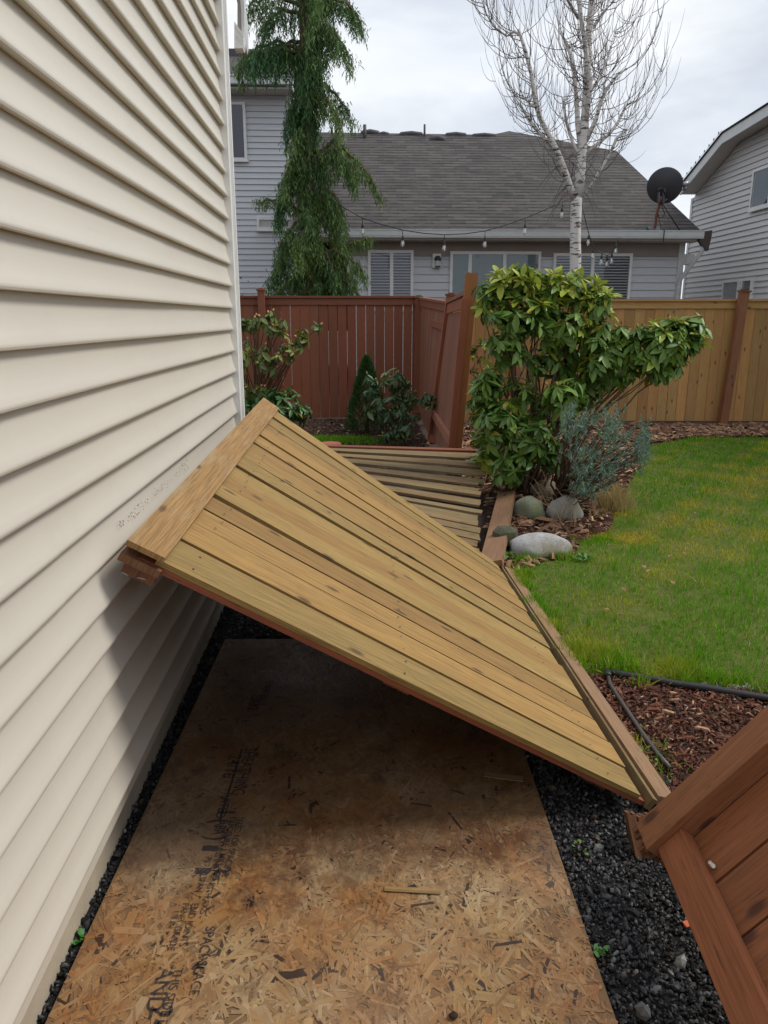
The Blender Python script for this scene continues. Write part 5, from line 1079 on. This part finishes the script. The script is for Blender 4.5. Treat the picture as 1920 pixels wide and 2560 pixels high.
# ------------------------------------------------------------------ weeping cypress
YT = 13.4; wc = thing('weeping_cypress', tuple(wy(672, 660, YT)*A3(1, 1, 0)), 'tall weeping cypress with hanging curtains of foliage behind the red fence', 'tree')
trk = [wy(x, y, YT) for x, y in ((672, 900), (674, 640), (668, 500), (662, 380), (664, 250), (660, 120), (655, 0), (652, -160), (655, -420))]
mb = MB(); mb.tube(trk, [.16, .14, .125, .11, .10, .09, .075, .06, .02], 10); mb.build('trunk', M_BARK, wc)
limbs = []   # (polyline px, dy, hang length m, density)
LB = [([(655, 15), (600, -10), (560, 0), (530, 12)], 0, .55), ([(655, 30), (610, 20), (580, 40), (560, 70)], -.3, .5), ([(660, 110), (600, 88), (545, 108), (512, 140)], 0, .55), ([(660, 120), (610, 105), (570, 110), (540, 125)], -.4, .65), ([(662, 90), (630, 90), (590, 105), (560, 112)], .3, .6),
      ([(665, 0), (710, -10), (760, 15), (785, 60)], 0, .40), ([(665, -30), (720, -20), (750, 0), (770, 45)], .3, .5), ([(665, 80), (700, 60), (735, 85), (758, 130)], -.2, .45), ([(665, 60), (690, 50), (715, 55), (730, 80)], -.4, .7),
      ([(668, 190), (700, 180), (735, 215), (762, 262)], 0, .40), ([(668, 200), (690, 200), (715, 230), (735, 260)], -.3, .55), ([(668, 260), (640, 215), (625, 240), (618, 270)], -.3, .6), ([(668, 240), (650, 225), (635, 250)], .2, .7),
      ([(670, 330), (630, 380), (606, 430), (600, 470)], -.1, .55), ([(670, 310), (640, 330), (620, 370), (610, 400)], -.3, .6), ([(670, 360), (720, 300), (750, 330), (765, 400)], .2, .5), ([(672, 330), (740, 320), (785, 360), (822, 425)], 0, .28), ([(672, 350), (720, 320), (745, 340), (770, 370)], -.3, .6),
      ([(670, 470), (630, 445), (590, 430), (558, 436)], .1, .20), ([(672, 430), (700, 400), (730, 430), (745, 480)], -.2, .8), ([(672, 420), (690, 420), (715, 450), (728, 500)], .1, .8), ([(672, 500), (640, 520), (605, 560), (585, 600)], 0, .7), ([(672, 480), (640, 480), (615, 510), (600, 540)], -.3, .75),
      ([(672, 560), (740, 530), (780, 520), (800, 512)], 0, .25), ([(672, 560), (720, 540), (760, 560), (790, 590)], -.3, .40), ([(672, 590), (715, 570), (745, 590), (770, 610)], .2, .5), ([(672, 590), (640, 590), (610, 620), (595, 640)], -.4, .45), ([(672, 540), (690, 530), (710, 560), (725, 600)], -.4, .6), ([(672, 620), (650, 600), (620, 600), (590, 625)], .3, .5), ([(672, 620), (700, 600), (730, 600), (765, 625)], -.1, .4)]
for y in range(-120, 640, 34): LB.append(([(668, y), (668+random.uniform(-28, 28), y-4), (668+random.uniform(-42, 42), y+22)], random.uniform(-.5, .4), random.uniform(.5, .85)))
for y in range(-380, -20, 30): LB.append(([(655, y), (655+random.uniform(-60, 60), y+10), (655+random.uniform(-110, 110), y+45)], random.uniform(-.5, .5), .6))
P, D, Cc = [], [], []; mb = MB()
for pl_, dy, hg in LB:
    q = [wy(x, y, YT+dy*(i/(len(pl_)-1))) for i, (x, y) in enumerate(pl_)]; n = 26; pts = []
    for k in range(n+1):
        t = k/n*(len(q)-1); i = min(int(t), len(q)-2); e_ = t-i; pts.append(q[i]*(1-e_)+q[i+1]*e_+A3(0, 0, .03*math.sin(k)))
    mb.tube(pts[::3], [.03*(1-i/12)+.006 for i in range(len(pts[::3]))], 5)
    Lt = sum(np.linalg.norm(pts[i+1]-pts[i]) for i in range(n)); ns = int(Lt*105)+12; base = random.random()
    for s_i in range(ns):
        t = random.random()**.9*n; i = min(int(t), n-1); o_ = pts[i]*(1-(t-i))+pts[i+1]*(t-i)+A3(rng.normal(0, .03), rng.normal(0, .10), rng.normal(0, .02)); L = hg*random.uniform(.25, 1.05)*(1-.35*t/n); sw = A3(rng.normal(0, .07), rng.normal(0, .1), 0)
        shade = random.uniform(.6, 1.3); m = max(4, int(L/.021)); dirx = unit(pts[min(i+1, n)]-pts[max(i-1, 0)])*.5*(random.random() < .5)
        for k in range(m):
            f_ = k/m; p = o_+A3(0, 0, -L*f_)+sw*f_*f_+dirx*.12*math.sin(min(1, f_*3)*1.57); sp_ = .06*(1-f_*.8)
            P.append(p+A3(rng.normal(0, sp_*.45), rng.normal(0, sp_*.45), 0)); D.append((rng.normal(0, .42), rng.normal(0, .42), -1)); Cc.append((shade*(.85+.4*f_), base))
P, D, Cc = np.array(P), np.array(D), np.array(Cc); N = len(P)
M = frames(D, rng.normal(0, 1, (N, 3)), rng.uniform(.009, .019, N), rng.uniform(.04, .09, N), np.full(N, .03))
cw = (A3(.058, .15, .052)*(1-Cc[:, 1:2])+A3(.15, .23, .058)*Cc[:, 1:2])*Cc[:, :1]*rng.uniform(.7, 1.25, (N, 1))
scatter('foliage', NV, NF, M, P, cw, M_NEED, wc); mb.build('branches', M_BARK, wc)

# ------------------------------------------------------------------ birch
YBI = 14.2; bi = thing('birch_tree', tuple(wy(1243, 700, YBI)*A3(1, 1, 0)), 'bare pruned white birch with upswept twigs behind the rhododendron', 'tree')
def bl(*pp, dy=0.): n = len(pp); return [wy(x, y, YBI+dy*i/(n-1)) for i, (x, y) in enumerate(pp)]
mb = MB(); mb.tube(bl((1243, 900), (1242, 700), (1243, 560), (1243, 500), (1245, 440), (1248, 420)), [.12, .108, .10, .092, .096, .08], 14)
segsB = [(bl((1248, 425), (1253, 380), (1257, 330), (1262, 290), (1267, 200), (1270, 100), (1278, 0), (1285, -140)), [.095, .09, .08, .075, .065, .06, .05, .035]),
         (bl((1243, 432), (1232, 405), (1217, 360), (1205, 330), (1190, 300), (1168, 258), (1155, 210), (1148, 160), (1135, 110), (1120, 62), dy=-.5), [.07, .06, .052, .048, .045, .042, .038, .034, .030, .026]),
         (bl((1200, 322), (1172, 295), (1150, 268), (1135, 245), (1120, 222), dy=.3), [.035, .03, .028, .026, .022]),
         (bl((1255, 320), (1248, 270), (1246, 220), (1240, 150), (1230, 110), (1218, 82), dy=.5), [.05, .045, .04, .035, .03, .024]),
         (bl((1262, 290), (1275, 180), (1262, 80), (1250, 0), (1240, -120), dy=-.4), [.05, .045, .04, .035, .025]),
         (bl((1262, 312), (1285, 265), (1300, 215), (1312, 190), (1335, 160), (1355, 148), dy=-.3), [.045, .038, .03, .026, .022, .016]),
         (bl((1252, 340), (1290, 312), (1315, 290), (1335, 265), (1350, 232), (1356, 220), dy=.3), [.035, .03, .03, .026, .022, .018]),
         (bl((1265, 420), (1290, 380), (1318, 330), (1332, 300), (1352, 278), dy=-.2), [.03, .026, .024, .026, .020]),
         (bl((1257, 345), (1238, 310), (1225, 270), (1218, 235), (1216, 210), dy=.3), [.035, .03, .026, .022, .018]),
         (bl((1125, 75), (1110, 68), (1095, 78), (1070, 60), (1050, 30), (1035, -20), dy=.2), [.03, .022, .017, .014, .011, .007]),
         (bl((1170, 240), (1145, 225), (1128, 205), dy=.2), [.02, .016, .010]), (bl((1272, 200), (1295, 170), (1315, 120), (1330, 60), dy=.4), [.03, .024, .018, .010]),
         (bl((1280, 60), (1310, 20), (1330, -60), dy=.3), [.03, .02, .012]), (bl((1250, 40), (1220, -10), (1200, -80), dy=-.3), [.03, .02, .012])]
for pp, rr in segsB: mb.tube(pp, rr, 9)
mb.build('trunk', M_BIRCH, bi)
tw = MB(); cen = wy(1245, 200, YBI)
def twig(p, d, L, r, lvl):
    d = unit(d); n = 6; pts = [p]; dd = d.copy(); kids = []
    bend = random.uniform(.8, 1.5)
    for i in range(n):
        dd = unit(dd+A3(0, 0, bend*.42*(1-i/n*.4))+rng.normal(0, .05, 3)); pts.append(pts[-1]+dd*L/n)
        if lvl and random.random() < .55 and i > 0: kids.append((pts[-1], unit(dd+rng.normal(0, .75, 3)+A3(0, 0, -.2)), L*random.uniform(.35, .65)))
    tw.tube(pts, [r*(1-.72*i/n) for i in range(n+1)], 4, 0, caps=False)
    for k in kids: twig(k[0], k[1], k[2], r*.7, lvl-1)
for si, (pp, rr) in enumerate(segsB):
    Lt = sum(np.linalg.norm(pp[i+1]-pp[i]) for i in range(len(pp)-1)); cnt = int(Lt*(11 if si not in (0, 4) else 9))+3
    for _ in range(cnt):
        t = random.uniform(.12, .99)*(len(pp)-1); i = int(t); p = pp[i]*(1-(t-i))+pp[i+1]*(t-i)
        if p[2] < 3.45: continue
        az = random.uniform(0, 6.28); out = A3(math.cos(az), math.sin(az), 0)+A3((p[0]-cen[0])*.5, 0, 0); d = out*A3(1, .8, 1)+A3(0, 0, random.uniform(-.55, .15))
        hz = max(.25, 1-abs(p[2]-5.2)/7); twig(p, d, random.uniform(.7, 1.55)*hz, .0070, 1)
# drooping lowest brown twigs on the trunk
for _ in range(26):
    t = random.random(); p = wy(random.uniform(1215, 1262), random.uniform(330, 415), YBI); az = random.uniform(0, 6.28); d = A3(math.cos(az), .5*math.sin(az), -.2); q = [p]
    for i in range(5): d = unit(d+A3(0, 0, -.25)+rng.normal(0, .12, 3)); q.append(q[-1]+d*.16)
    tw.tube(q, [.007*(1-i/7) for i in range(6)], 4, caps=False)
tw.build('twigs', M_BTWIG, bi)

# background hedge glimpse at the far left
hg_ = thing('dark_hedge', (-2.6, 14.5, 0), 'dark conifer hedge glimpsed beside the cream corner post', 'hedge')
N = 2500; P = np.stack([rng.normal(-2.75, .28, N), rng.normal(14.5, .3, N), rng.uniform(.2, 2.25, N)], 1); M = frames(rng.normal(0, 1, (N, 3)), rng.normal(0, 1, (N, 3)), np.full(N, .03), np.full(N, .08), np.full(N, .05))
scatter('foliage', NV, NF, M, P, A3(.04, .08, .03)*rng.uniform(.5, 1.4, (N, 1)), M_NEED, hg_)
mb = MB(); mb.tube([(-2.75, 14.5, 0), (-2.75, 14.5, 1.9)], [.05, .02], 8); mb.build('trunk', M_BARK, hg_)
